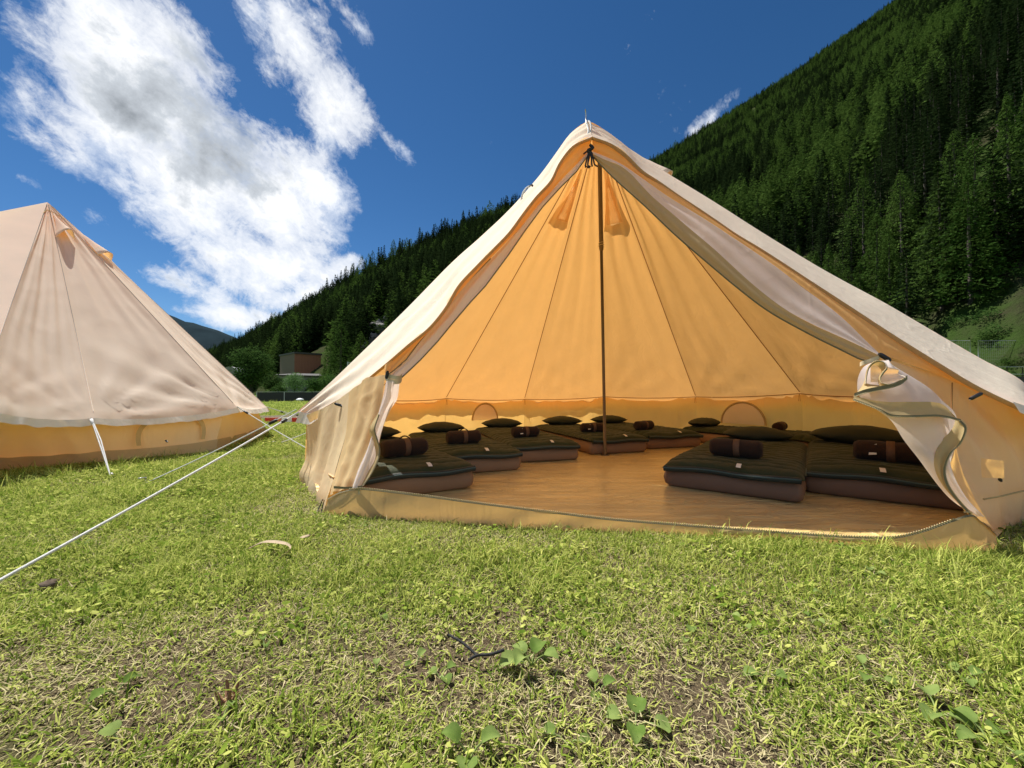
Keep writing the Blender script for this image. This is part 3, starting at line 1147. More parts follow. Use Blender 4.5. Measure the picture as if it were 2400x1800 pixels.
def seamD(py, E_, lo=0.0):
    """depth of the straight seam from the apex to E_ where it passes row py"""
    a, b_ = 0.0, 1.0
    for _ in range(30):
        mth = (a + b_) / 2
        p = T + (E_ - T) * mth
        y = 920 - (p.z - CAMZ) / p.y * F
        if y < py: a = mth
        else: b_ = mth
    return (T + (E_ - T) * a).y


OUT_L = [(1375, 285, 3.20), (1355, 297, 3.28), (1329, 322, 3.40), (1293, 373, 3.55), (1257, 420, 3.66)] + \
        [(x - 6, y - 5, seamD(y, EA) - .02) for x, y in ((1199, 497), (1130, 562), (1062, 623), (960, 727), (834, 850), (760, 920))] + [(697, 964, 3.22)]
RIM_L = [(1388, 320, 2.98), (1369, 324, 2.97), (1344, 340, 2.95), (1315, 373, 2.93), (1297, 413, 2.90), (1275, 438, 2.88), (1235, 485, 2.84), (1199, 536, 2.80),
         (1134, 604, 2.76), (1091, 648, 2.73), (1062, 684, 2.71), (1026, 746, 2.68), (964, 800, 2.66), (906, 850, 2.72), (816, 922, 2.93), (749, 961, 3.12), (715, 985, 3.20)]
PV = lambda L: [P(*q) for q in L]


def hoodfold(seed, a=.010):
    def f(u, v, p):
        return (a * math.sin(v * 15 + seed + 5 * nz(p, 1.1, seed)) + .004 * nz(p, 3.2, seed)) * math.sin(PI * v) + a * .5 * ridged(p, 7, seed) * v * (1 - v) * 3
    return f


def mid_rows(a, b_, bulge=(0, 0, 0)):
    A_, B_ = crom(a, 20), crom(b_, 20)
    return [A_, [x.lerp(y, .5) + Vector(bulge) * math.sin(PI * i / 19) for i, (x, y) in enumerate(zip(A_, B_))], B_]


g = sheet(mid_rows(PV(OUT_L), PV(RIM_L)), 110, 22, hoodfold(2, .011))
mb = MB(); mb.grid(g); tb(mb, 'front_roof_panel', 'canvas')
# hem along the rim, turned under
hem = []
rimp = crom(PV(RIM_L), 110)
mb = MB()
mb.grid([g[-1], [p + Vector((.012, .012, -.008)) for p in g[-1]], [p + Vector((.016, .03, -.002)) for p in g[-1]]])
tb(mb, 'rim_hem', 'canvas_khaki')

EB = E[-1]
OUT_R = [(1375, 285, 3.20), (1394, 290, 3.26), (1438, 319, 3.45), (1469, 343, 3.60), (1509, 374, 3.72)] + \
        [(x + 3, y - 5, seamD(y, EB) - .02) for x, y in ((1574, 419), (1676, 481), (1784, 550), (1929, 638), (2073, 716), (2182, 780), (2329, 864), (2400, 904))]
outr = PV(OUT_R) + [EB]
RIM_R = [(1388, 320, 2.98), (1422, 332, 2.95), (1459, 351, 2.92), (1495, 390, 2.88), (1538, 419, 2.84), (1574, 445, 2.80), (1618, 474, 2.75), (1676, 513, 2.69),
         (1730, 550, 2.62), (1795, 589, 2.56), (1893, 653, 2.45), (2001, 723, 2.33), (2088, 780, 2.24), (2171, 832, 2.15), (2239, 873, 2.08), (2307, 913, 2.01), (2375, 945, 1.96), (2470, 985, 1.93)]
g = sheet(mid_rows(outr, PV(RIM_R)), 120, 22, hoodfold(5, .0025))
mb = MB(); mb.grid(g); tb(mb, 'front_roof_panel', 'canvas')
mb = MB()
mb.grid([g[-1], [p + Vector((-.008, .012, -.012)) for p in g[-1]], [p + Vector((-.012, .03, -.004)) for p in g[-1]]])
tb(mb, 'rim_hem', 'canvas_khaki')
vb = MB(); vb.grid(valance_grid(crom([PV(RIM_R)[-1], EB], 20), TC, 33., drop=.07)); tb(vb, 'valance', 'canvas_white')
vb = MB(); vb.grid(valance_grid(crom([P(758, 957, 3.08), P(730, 968, 3.15), P(703, 966, 3.2)], 24), TC, 31., drop=.085, flare=.03)); tb(vb, 'valance', 'canvas_white')
vb = MB(); vb.grid(valance_grid(crom([P(2372, 942, 1.95), P(2410, 955, 1.94), P(2450, 970, 1.94)], 24), TC, 38., drop=.05, flare=.02)); tb(vb, 'valance', 'canvas_white')
# caps that close the top between the hood and the cone
for (outer, E_, fr0) in ((OUT_L, EA, 1.0), (OUT_R, EB, 1.0)):
    o1 = PV(outer)
    if E_ is EB: o1 = o1 + [EB]
    seg = [T + (E_ - T) * (fr0 * i / 6) for i in range(7)]
    seg[-1] = seg[-1]
    mb = MB(); mb.grid(sheet([seg, o1], 60, 8, lambda u, v, p: 0.0))
    tb(mb, 'hood_top', 'canvas')

# spike, rope eye and lashing at the hood
mb = MB()
a = P(1374, 292, 3.20)
mb.tube([a, a + Vector((-.002, 0, .06)), a + Vector((-.006, 0, .125))], [.007, .006, .004], 8)
tb(mb, 'pole_spike', 'steel')
mb = MB()
q = [P(1378, 283, 3.15), P(1383, 287, 3.12), P(1385, 298, 3.09), P(1382, 312, 3.05), P(1377, 318, 3.03), P(1379, 305, 3.06), P(1375, 290, 3.13)]
mb.tube(crom(q, 30), .0065, 7)
tb(mb, 'rope_eye', 'rope_white')
mb = MB()
hp = P(1383, 355, 2.98)
lr = random.Random(3)
mb.tube(crom([hp + Vector((0, 0, .05)), hp + Vector((.02, -.01, .02)), hp + Vector((-.02, -.01, 0)), hp + Vector((.015, 0, -.03)), hp], 20), .011, 7)
for k in range(5):
    dx = lr.uniform(-.04, .045)
    mb.tube(crom([hp, hp + Vector((dx * .5, -.012, -.04)), hp + Vector((dx, -.01, -.08 - .05 * lr.random())), hp + Vector((dx + lr.uniform(.0, .04), -.01, -.12))], 12), .006, 6)
mb.tube([hp + Vector((-.05, 0, -.02)), hp + Vector((-.02, -.01, .0)), hp], .006, 6)
tb(mb, 'lashing', 'black_plastic')
mb = MB()
for sx in (-1,):
    q = [P(1226, 468, 3.50), P(1236, 442, 3.50), P(1244, 436, 3.50), P(1248, 441, 3.48), P(1240, 462, 3.46), P(1226, 478, 3.46)]
    rws = []
    for p in crom(q, 16):
        rws.append([p, p + Vector((.006, -.05, -.008))])
    mb.grid(rws)
tb(mb, 'rope_toggle_strap', 'black_plastic')
mb = MB(); mb.tube(crom([P(1221, 470, 3.48), P(1226, 452, 3.46), P(1235, 440, 3.46), P(1243, 436, 3.46)], 14), .008, 7); tb(mb, 'guy_loop', 'rope_white')

# left side of the doorway: lining with sun glow put into its colour, grey net edge, both gathered by a tie
FL1 = [(1383, 352), (1351, 385), (1311, 425), (1262, 480), (1221, 530), (1150, 607), (1083, 675), (1040, 735), (985, 800), (953, 843), (925, 868), (906, 882)]
FL2 = [(1383, 358), (1351, 402), (1311, 442), (1272, 485), (1232, 539), (1192, 597), (1138, 670), (1102, 709), (1062, 756), (1026, 800), (986, 843), (960, 868), (938, 888)]
f1 = [P(x, y, doorD(x, y) + .14) for x, y in FL1]
f2 = [P(x, y, doorD(x, y) + .12) for x, y in FL2]
rl = [P(x, y, D + .012) for x, y, D in RIM_L[:14]] + [P(903, 876, 2.66)]
soft = lambda s, a: (lambda u, v, p: a * math.sin(v * 9 + s + 4 * nz(p, 1.3, s)) * min(1, v * 4) * min(1, (1 - v) * 4) + a * .8 * nz(p, 4, s))
mb = MB(); mb.grid(sheet([rl, f1], 80, 14, soft(1, .012))); lf = tb(mb, 'door_lining', 'canvas_glow_tinted')
mb = MB(); mb.grid(sheet([f1, f2], 80, 12, soft(3, .010))); ln = tb(mb, 'door_net', 'mesh_net')
seam_tube(tent, f2, .0045, 'zip_tape', 'zip')
seam_tube(tent, [p + Vector((0, -.012, 0)) for p in f1[5:]], .004, 'zip_tape', 'zip')
# tie band and toggle
mb = MB()
for k in range(2):
    q = [P(903, 878 + 9 * k, 2.60), P(915, 883 + 10 * k, 2.56), P(928, 886 + 10 * k, 2.56), P(938, 885 + 9 * k, 2.60), P(942, 880 + 8 * k, 2.66)]
    c = crom(q, 16)
    mb.grid([[p + Vector((0, 0, .014)) for p in c], [p - Vector((0, 0, .012)) for p in c]])
tb(mb, 'door_tie', 'webbing')
mb = MB(); mb.tube([P(909, 869, 2.55), P(908, 874, 2.55), P(906, 884, 2.55), P(905, 888, 2.55)], [.007, .011, .011, .007], 8); tb(mb, 'toggle', 'black_plastic')
mb = MB(); mb.tube([P(784, 945, 2.86), P(788, 947, 2.86), P(798, 950, 2.86), P(802, 952, 2.86)], [.006, .010, .010, .006], 8); tb(mb, 'toggle', 'black_plastic')
# gathered net below the tie
gl = [P(906, 893, 2.58), P(899, 930, 2.56), P(888, 968, 2.52), P(868, 1040, 2.44), P(846, 1090, 2.36), P(829, 1139, 2.29)]
gr = [P(937, 896, 2.60), P(931, 936, 2.60), P(915, 960, 2.58), P(893, 1013, 2.52), P(883, 1060, 2.46), P(872, 1094, 2.40), P(850, 1139, 2.31)]
gmid = [a.lerp(b_, .5) + Vector((0, -.06, 0)) for a, b_ in zip(crom(gl, 8), crom(gr, 8))]
fold1 = lambda s, a, k: (lambda u, v, p: a * math.sin(v * k + s + 3 * nz(p, 2.5, s)) * min(1, .3 + u) + a * .5 * nz(p, 7, s))
mb = MB(); mb.grid(sheet([gl, gmid, gr], 60, 26, fold1(1, .006, 22))); tb(mb, 'door_net', 'mesh_net')
# cream zip strip of the net, curling on its right edge
sa = [P(886, 968, 2.47), P(867, 1000, 2.44), P(866, 1020, 2.44), P(878, 1050, 2.42), P(878, 1075, 2.38), P(862, 1105, 2.34), P(846, 1137, 2.28)]
sb_ = [P(888, 972, 2.44), P(878, 1005, 2.40), P(884, 1030, 2.40), P(890, 1055, 2.39), P(886, 1078, 2.36), P(872, 1108, 2.32), P(851, 1139, 2.27)]
mb = MB(); mb.grid(sheet([sa, sb_], 50, 8, fold1(4, .004, 5))); tb(mb, 'zip_strip', 'canvas_khaki')
seam_tube(tent, crom(sb_, 30), .0042, 'zip_tape', 'zip')

# left front wall and the door cloth beside it
r0 = [P(719, 972, 3.16), P(719, 1038, 3.14), P(715, 1078, 3.12), P(703, 1110, 3.10), P(706, 1132, 3.08)]
r1 = [P(775, 948, 2.98), P(765, 1030, 2.90), P(754, 1095, 2.82), P(738, 1150, 2.74), P(735, 1166, 2.70)]
r2 = [P(818, 918, 2.86), P(812, 1008, 2.68), P(792, 1082, 2.55), P(774, 1150, 2.42), P(762, 1204, 2.32)]
mb = MB(); mb.grid(sheet([r0, r1, r2], 40, 40, lambda u, v, p: .016 * math.sin(v * 17 + 2 + 3 * nz(p, 1.8, 1)) * min(1, u * 3) * math.sin(PI * min(1, v * 1.02)) + .018 * nz(p, 9, 4) * max(0, u - .62) * 2.2 + .012 * ridged(p, 9, 2) * max(0, u - .6)))
tb(mb, 'wall_panel', 'canvas_front')
r3 = [P(862, 886, 2.74), P(850, 980, 2.58), P(822, 1070, 2.46), P(800, 1130, 2.36), P(792, 1150, 2.33)]
r4 = [P(903, 878, 2.64), P(892, 985, 2.54), P(866, 1060, 2.44), P(842, 1120, 2.34), P(832, 1146, 2.31)]
r2b = [P(818, 918, 2.86), P(812, 1008, 2.68), P(792, 1082, 2.55), P(776, 1140, 2.42), P(772, 1160, 2.38)]
mb = MB(); mb.grid(sheet([r2b, r3, r4], 44, 36, lambda u, v, p: .010 * math.sin(v * 15 + 1 + 2 * nz(p, 1.5, 6) + u * 3) * math.sin(PI * v) + .006 * nz(p, 6, 2) + .006 * ridged(p, 5, 3) * math.sin(PI * v)))
tb(mb, 'door_canvas', 'canvas_door')
c = crom([P(722, 1078, 3.10), P(745, 1100, 2.9), P(775, 1120, 2.44)], 12)
seam_tube(tent, [p + Vector((.01, .02, 0)) for p in c], .004, 'canvas_wall', 'skirt_seam')
mb = MB(); mb.grid([crom([P(782, 1139, 2.32), P(815, 1141, 2.28), P(849, 1138, 2.25)], 12), crom([P(782, 1145, 2.32), P(815, 1146, 2.28), P(849, 1142, 2.25)], 12)])
tb(mb, 'zip', 'zip_tape')
mb = MB(); q = P(842, 1146, 2.25); mb.tube([q, q + Vector((0, 0, -.03))], .004, 6); tb(mb, 'zip_pull', 'zip_brass')

# right side of the doorway
FR1 = [(1388, 355), (1430, 372), (1477, 398), (1553, 452), (1657, 517), (1766, 589), (1856, 654), (1965, 738), (2026, 796), (2062, 832)]
FR1b = FR1 + [(2090, 838), (2182, 872), (2257, 904), (2307, 927), (2375, 950), (2470, 985)]
FR2 = [(1388, 360), (1430, 380), (1466, 396), (1524, 456), (1603, 524), (1676, 586), (1784, 683), (1874, 745), (1983, 796), (2037, 821), (2062, 834)]
FR3 = [(1390, 368), (1440, 419), (1509, 481), (1585, 553), (1657, 615), (1730, 676), (1802, 730), (1893, 781), (1965, 817), (2019, 843), (2050, 850)]
dv = lambda L, e: [P(x, y, doorD(x, y) + e) for x, y in L]
q1, q1b, q2, q3 = dv(FR1, .13), dv(FR1b, .13), dv(FR2, .09), dv(FR3, .11)
rr_ = [P(x, y, D + .012) for x, y, D in RIM_R]
mb = MB(); mb.grid(sheet([rr_, q1b], 90, 14, soft(7, .004))); tb(mb, 'door_lining', 'canvas_glow_tinted')
mb = MB(); mb.grid(sheet(mid_rows(q1, q2, (0, 0, 0)), 90, 18, soft(8, .006))); tb(mb, 'door_net', 'mesh_net')
mb = MB(); mb.grid(sheet(mid_rows(q2, q3, (0, -.01, 0)), 90, 12, soft(9, .005))); tb(mb, 'zip_strip', 'canvas_khaki')
seam_tube(tent, crom(q3, 60), .0045, 'zip_tape', 'zip')
mb = MB(); mb.tube([P(2060, 829, 2.12), P(2063, 831, 2.12), P(2083, 843, 2.10), P(2086, 846, 2.10)], [.007, .012, .012, .007], 8); tb(mb, 'toggle', 'black_plastic')
mb = MB(); mb.tube([P(2273, 935, 1.95), P(2276, 934, 1.95), P(2298, 923, 1.95), P(2301, 922, 1.95)], [.006, .009, .009, .006], 8); tb(mb, 'toggle', 'black_plastic')
mb = MB()
c = crom([P(2062, 836, 2.12), P(2040, 845, 2.10), P(2018, 852, 2.12), P(2015, 856, 2.2)], 14)
mb.grid([[p + Vector((0, 0, .010)) for p in c], [p - Vector((0, 0, .012)) for p in c]])
tb(mb, 'door_tie', 'webbing')

# right front wall
gB = G[-1]
w_top = [P(2062, 838, 2.24), P(2182, 872, 2.18), P(2257, 904, 2.12), P(2307, 927, 2.08), P(2375, 950, 2.05), P(2470, 985, 2.10), W[-1] + Vector((-.05, -.1, -.03))]
w_mid = [P(2190, 1020, 2.16), P(2250, 1040, 2.10), P(2300, 1060, 2.08), P(2350, 1080, 2.08), P(2420, 1090, 2.16), P(2500, 1080, 2.3), Vector((3.19, 2.44, .30))]
w_bot = [P(2275, 1205, 1.92), P(2300, 1225, 1.93), P(2330, 1243, 1.96), P(2345, 1250, 2.02), PG(2400, 1228, .0), PG(2470, 1205, 0), gB]
mb = MB(); mb.grid(sheet([w_top, w_mid, w_bot], 70, 34, lambda u, v, p: .016 * math.sin(u * 30 - v * 4 + 2 * nz(p, 1.5, 3)) * math.sin(PI * v) ** .7 + .008 * nz(p, 5, 1) + .018 * nz(p, 11, 2) * max(0, v - .8) * 4))
tb(mb, 'wall_panel', 'canvas_front')
seam_tube(tent, [P(2232, 897, 2.06), P(2230, 965, 2.03), P(2244, 1050, 1.98)], .003, 'seam_tape')
seam_tube(tent, [P(2305, 1170, 1.93), P(2350, 1162, 1.96), P(2400, 1150, 2.02), P(2460, 1140, 2.1)], .004, 'canvas_khaki', 'skirt_seam')
mb = MB()
pa = [P(2296, 1074, 1.905), P(2348, 1080, 1.905)]
pb = [P(2297, 1119, 1.89), P(2351, 1121, 1.89)]
mb.grid(sheet([pa, pb], 12, 10, lambda u, v, p: .004 * nz(p, 25, 1) + .006))
tb(mb, 'wall_pocket', 'canvas_door')
mb = MB(); mb.tube([P(2342, 1120, 1.93), P(2344, 1124, 1.93), P(2347, 1129, 1.93)], [.004, .008, .004], 8); tb(mb, 'toggle', 'black_plastic')

# fallen net and zip strip hanging from the right tie
dl = [P(2045, 848, 2.10), P(2022, 862, 2.06), P(2010, 895, 2.02), P(2020, 935, 1.98), P(2085, 982, 1.95), P(2118, 1030, 1.94), P(2150, 1072, 1.92), P(2195, 1135, 1.90), P(2232, 1175, 1.88), P(2273, 1203, 1.86)]
dr = [P(2075, 843, 2.08), P(2092, 856, 2.06), P(2130, 880, 2.03), P(2176, 911, 2.00), P(2205, 938, 1.98), P(2240, 975, 1.97), P(2238, 1040, 1.94), P(2222, 1090, 1.91), P(2240, 1150, 1.89), P(2276, 1205, 1.86)]
dm = [a.lerp(b_, .5) + Vector((0, -.05, 0)) for a, b_ in zip(crom(dl, 12), crom(dr, 12))]
mb = MB(); mb.grid(sheet([dl, dm, dr], 80, 30, fold1(5, .005, 17))); tb(mb, 'door_net', 'mesh_net')
# canvas of the folded-out door behind it, lower right
cl_ = [P(2228, 985, 1.96), P(2235, 1060, 1.94), P(2215, 1110, 1.90), P(2235, 1160, 1.87), P(2275, 1206, 1.85)]
cr_ = [P(2236, 1040, 1.97), P(2250, 1090, 1.94), P(2270, 1130, 1.92), P(2300, 1190, 1.88), P(2330, 1240, 1.86)]
mb = MB(); mb.grid(sheet([cl_, cr_], 40, 16, fold1(2, .006, 8))); tb(mb, 'door_canvas', 'canvas_door')


def strip(name, a, b_, mat, seed, amp=.004, k=5):
    mb = MB(); mb.grid(sheet([a, b_], 60, 9, fold1(seed, amp, k)))
    return tb(mb, name, mat)


def ziptape(pts, wd=.014, dirn=(0, 0, 1)):
    """zip: flat tape with a row of teeth on its edge"""
    c = crom(pts, 70)
    d = Vector(dirn)
    mb = MB(); mb.grid([c, [p + d * wd for p in c]])
    o = tb(mb, 'zip', 'zip_tape')
    tm = MB()
    c2 = crom(pts, 150)
    for i in range(0, 148, 2):
        tm.tube([c2[i], c2[i + 1]], .0032, 4)
    t_ = tm.build('zip_teeth', 'zip_brass', o)
    t_['kind'] = 'stuff'
    return o


s1a = [P(2002, 928, 1.95), P(2040, 937, 1.90), P(2080, 942, 1.88), P(2135, 942, 1.86), P(2205, 945, 1.87), P(2240, 975, 1.90)]
s1b = [P(1999, 938, 1.95), P(2056, 960, 1.88), P(2088, 975, 1.86), P(2135, 977, 1.84), P(2200, 976, 1.84), P(2250, 986, 1.87)]
strip('zip_strip', s1a, s1b, 'canvas_khaki', 3)
ziptape([p + Vector((0, -.004, 0)) for p in s1b], .008)
s2a = [P(2222, 960, 1.90), P(2238, 985, 1.90), P(2228, 1010, 1.89), P(2205, 1035, 1.89), P(2190, 1075, 1.88), P(2198, 1120, 1.87), P(2230, 1165, 1.86), P(2272, 1204, 1.85)]
s2b = [P(2250, 985, 1.87), P(2262, 1003, 1.86), P(2250, 1036, 1.86), P(2226, 1062, 1.86), P(2213, 1098, 1.86), P(2219, 1132, 1.85), P(2238, 1163, 1.85), P(2276, 1206, 1.84)]
strip('zip_strip', s2a, s2b, 'canvas_khaki', 6, .006, 6)
ziptape([p + Vector((0, -.006, 0)) for p in s2b], .016, (-.8, -.1, -.2))
s0a = [P(2024, 900, 2.0), P(2045, 902, 1.97), P(2080, 905, 1.94), P(2110, 893, 1.93), P(2122, 884, 1.93)]
s0b = [P(2000, 930, 1.96), P(2030, 920, 1.93), P(2070, 912, 1.91), P(2105, 902, 1.90), P(2124, 888, 1.92)]
strip('zip_strip', s0a, s0b, 'canvas_khaki', 8)
ziptape([p + Vector((0, -.006, 0)) for p in s0b], .018)
# the small loops just under the tie
lp = [P(2027, 900, 1.98), P(2029, 880, 1.98), P(2035, 860, 1.97), P(2050, 847, 1.95), P(2068, 848, 1.94), P(2077, 860, 1.93), P(2068, 873, 1.92), P(2061, 885, 1.92), P(2066, 898, 1.91), P(2090, 900, 1.90), P(2123, 885, 1.91)]
lo = [p + Vector((.012 + .01 * math.sin(i), .03, -.018)) for i, p in enumerate(lp)]
strip('zip_strip', lp, lo, 'canvas_khaki', 4)
ziptape([p + Vector((0, -.004, 0)) for p in lp], .011, (.5, .2, -.5))
strip('door_canvas', [P(2040, 852, 1.99), P(2062, 858, 1.97), P(2100, 865, 1.96)], [P(2040, 895, 2.0), P(2085, 893, 1.96), P(2120, 885, 1.95)], 'canvas', 2, .012, 7)

# sill across the doorway, zip teeth on its upper edge
TOP = [(768, 1168), (800, 1152), (846, 1145), (920, 1152), (1000, 1162), (1068, 1171), (1160, 1183), (1300, 1200), (1435, 1216), (1600, 1229), (1744, 1240), (1900, 1251), (2000, 1257), (2086, 1258), (2151, 1246), (2215, 1224), (2273, 1206), (2300, 1222), (2335, 1252)]
BOT = [(758, 1204), (795, 1208), (846, 1212), (920, 1217), (1000, 1222), (1068, 1227), (1160, 1235), (1300, 1243), (1435, 1250), (1600, 1257), (1744, 1264), (1900, 1273), (2000, 1279), (2086, 1286), (2151, 1291), (2215, 1296), (2273, 1301), (2305, 1300), (2340, 1294)]
tb_, mb_, bb_ = [], [], []
for (x1, y1), (x2, y2) in zip(TOP, BOT):
    g_ = PG(x2, y2, 0)
    lean_ = -.012
    tb_.append(P(x1, y1, g_.y + lean_))
    bb_.append(g_ + Vector((0, 0, -.01)))
    mb_.append(P(x1 * .5 + x2 * .5, y1 * .45 + y2 * .55, g_.y - .018 + (.012 if 1060 < x1 < 1440 else 0)))
mb = MB(); mb.grid(sheet([tb_, mb_, bb_], 150, 14, lambda u, v, p: .006 * nz(p, 3, 1) + .006 * math.sin(u * 60 + v * 5) * nz(p, 2, 5) + .004 * nz(p, 12, 1)))
tb(mb, 'door_sill', 'canvas_khaki')
c = crom(tb_, 320)
mb = MB()
mb.grid([c, [p + Vector((0, .0, -.007)) + Vector((0, -.006, 0)) for p in c]])
z_ = tb(mb, 'zip', 'zip_tape')
mb = MB()
for i in range(16, 296):
    p = c[i]
    mb.box(p + Vector((0, -.003, .003)), (.0045, .004, .006), 0)
zt = mb.build('zip_teeth', 'zip_brass', z_); zt['kind'] = 'stuff'
mb = MB()
q = P(2276, 1200, 1.83)
mb.tube([q + Vector((-.03, 0, 0)), q, q + Vector((.008, 0, -.04))], .0035, 6)
tb(mb, 'zip_pull', 'zip_brass')

# groundsheet
fl = [GA.xy, Vector((-1.10, 2.36))] + [p.xy for p in bb_[1:-1:2]] + [Vector((2.16, 1.80))] + [g_.xy for g_ in reversed(G[1:])]
cen = Vector((1.0, 4.0))
mb = MB()
rows = []
ring = []
for i in range(len(fl)):
    a, b_ = fl[i], fl[(i + 1) % len(fl)]
    k = max(1, int((b_ - a).length / .12))
    ring += [a.lerp(b_, j / k) for j in range(k)]
for i in range(26):
    f = 1 - i / 26
    line = []
    for p in ring:
        q = cen + (p - cen) * f * .995
        zz = .026 + .004 * nz((q.x, q.y * 4, 0), 2.0, 3) + (.045 if i == 0 else (.02 if i == 1 else 0)) * (0 if q.y < 2.7 else 1)
        line.append(Vector((q.x, q.y, zz)))
    rows.append(line)
mb.grid(rows, close=True)
o_ = len(mb.v) - len(ring)
mb.add([(cen.x, cen.y, .026)] + rows[-1], [(0, 1 + k, 1 + (k + 1) % len(ring)) for k in range(len(ring))])
tb(mb, 'groundsheet', 'groundsheet')

# centre pole
mb = MB()
foot = Vector((1.0, 4.31, .03))
ptop = T + Vector((.02, 0, .0))
joint = foot.lerp(ptop, .62)
mb.tube([foot, joint], .0165, 12)
mb.tube([joint, joint.lerp(ptop, .02), ptop], [.0165, .024, .024], 12)
mb.tube([foot + Vector((0, 0, -.004)), foot + Vector((0, 0, .006))], .045, 16)
tb(mb, 'centre_pole', 'pole_metal')
mb = MB(); mb.tube([joint + Vector((.028 * math.cos(a), .028 * math.sin(a), .05 + .004 * a)) for a in [k * .5 for k in range(26)]], .004, 5)
tb(mb, 'pole_cord', 'webbing')

# guy ropes of the open tent
rope(tent, P(700, 966, 3.18), PG(-110, 1420, 0.01), r=.0062, sag=.01, slider=.10)
rope(tent, P(694, 960, 3.22), PG(335, 1135, 0.01), r=.0045, sag=.015, slider=.16)
rope(tent, E[1], TC + Vector((math.cos(R(166)), math.sin(R(166)), 0)) * 4.3, r=.005, slider=.5)
for a, e in zip(angs[1:], E[2:]):
    rope(tent, e, TC + Vector((math.cos(R(a)), math.sin(R(a)), 0)) * 4.5, r=.005, slider=.5)
mb = MB()
for (x0, y0, x1, y1) in ((757, 1170, 743, 1200), (760, 1172, 752, 1204)):
    mb.tube([P(x0, y0, 2.33), P(x1, y1, 2.30)], .003, 5)
tb(mb, 'peg_loop', 'black_plastic')
fixup(tent)

# ------------------------------------------------------------------ the closed tent on the left
tent2 = empty('bell_tent', LC)
tag(tent2, 'closed beige bell tent at the left edge with an orange wall below its eave', 'tent')
T2 = P(112, 474, 5.22)
W2, E2, G2 = [], [], []
for k in range(12):
    a = R(-36 + 30 * k)
    d = Vector((math.cos(a), math.sin(a), 0))
    wp = LC + d * 2.42 + Vector((0, 0, .62))
    if k == 0: wp = wp + Vector((0, 0, -.0))
    W2.append(wp); E2.append(LC + d * 2.62 + Vector((0, 0, .455)))
    G2.append(LC + d * 2.50)
E2[0] = P(222, 980, 3.66)
E2[1] = P(556, 955, 4.95)
E2[2] = P(626, 955, 6.25)
G2[0] = PG(262, 1086, 0); G2[1] = PG(500, 1062, 0); G2[2] = PG(624, 1014, 0); G2[11] = PG(-40, 1112, 0)
for k in (0, 1, 2, 11):
    c = Vector((LC.x - E2[k].x, LC.y - E2[k].y, 0)).normalized()
    W2[k] = E2[k] + c * .16 + Vector((0, 0, .02))
E2[11] = P(-60, 955, 2.9)
W2[11] = E2[11] + Vector((-.12, .15, .02))
for k in range(12):
    j = (k + 1) % 12
    g = panel_grid(T2, E2[k], E2[j], k * 2.1 + 5, sag=.05 if k in (0, 11) else .03, fold=.013 if k != 11 else .005, topfold=.015, n=34, m=70)
    mb = MB(); mb.grid(g); mb.build('roof_panel', 'canvas_rosy', tent2)
    vb = MB(); vb.grid(valance_grid(g[-1], LC, k + 13.0, drop=.060, flare=.035)); vb.build('valance', 'canvas_white', tent2)
    wb = MB(); wb.grid(wall_grid(W2[k], W2[j], G2[k], G2[j], k * 3.3, amp=.012)); wb.build('wall_panel', 'canvas_wall', tent2)
    seam_tube(tent2, [T2.lerp(E2[k], s) + Vector((0, 0, .004)) for s in (.02, .3, .6, .98)], .0028, 'seam_beige')
    o1 = Vector((G2[k].x - LC.x, G2[k].y - LC.y, 0)).normalized() * .012
    o2 = Vector((G2[j].x - LC.x, G2[j].y - LC.y, 0)).normalized() * .012
    sm = MB()
    sm.grid(wall_grid(W2[k].lerp(G2[k], .72) + o1, W2[j].lerp(G2[j], .72) + o2, G2[k] + o1 * 3, G2[j] + o2 * 3, k + 50., amp=.010, m=7))
    sm.build('mud_skirt', 'canvas_khaki', tent2)
# door ridge running off to the left
mb = MB()
H2 = P(-330, 560, 3.7)
mb.grid(sheet([[T2, T2.lerp(E2[11], .4), E2[11]], [T2.lerp(H2, .0) + Vector((-.01, 0, .0)), T2.lerp(H2, .5), H2]], 30, 12))
mb.build('hood_top', 'canvas_rosy', tent2)
vent(tent2, T2, E2[0].lerp(E2[11], .10), E2[0].lerp(E2[1], .66), .07, .215, .06, .94, 2, lift=.14)
vent(tent2, T2, E2[1], E2[2], .12, .26, .1, .9, 4, lift=.10)
seam_tube(tent2, crom([T2.lerp(E2[11], .10) + Vector((0, 0, .02)), T2.lerp(E2[0], .06) + Vector((0, -.015, .01)), T2.lerp(E2[1], .09) + Vector((.01, -.01, .01))], 14), .004, 'canvas_khaki', 'cap_seam')
# half-round window outline and toggle on the wall
a0, a1 = W2[0].lerp(W2[1], .22), W2[0].lerp(W2[1], .84)
b0, b1 = G2[0].lerp(G2[1], .22), G2[0].lerp(G2[1], .84)
outn = Vector((math.cos(R(-20)), math.sin(R(-20)), 0)) * .045
arc, arc2 = [], []
for i in range(25):
    a = PI * i / 24
    u = .5 - .5 * math.cos(a)
    v = 1 - math.sin(a) ** .75
    tp, bt = a0.lerp(a1, u), b0.lerp(b1, u)
    arc.append(tp.lerp(bt, .06 + .62 * v) + outn)
    u2 = .5 - .44 * math.cos(a)
    arc2.append(a0.lerp(a1, u2).lerp(b0.lerp(b1, u2), .13 + .55 * v) + outn)
mb = MB(); mb.grid([arc, arc2]); mb.build('window_binding', 'canvas_khaki', tent2)
mb = MB(); q = P(388, 1032, 3.93); mb.tube([q, q + Vector((.02, 0, -.016))], .008, 8); mb.build('toggle', 'black_plastic', tent2)
rope(tent2, P(213, 980, 3.62), PG(262, 1124, 0), r=.0048, sag=0, slider=.06, double=.022)
rope(tent2, E2[1] + Vector((0, 0, .01)), PG(735, 1060, 0), r=.0055, sag=.01, slider=.12)
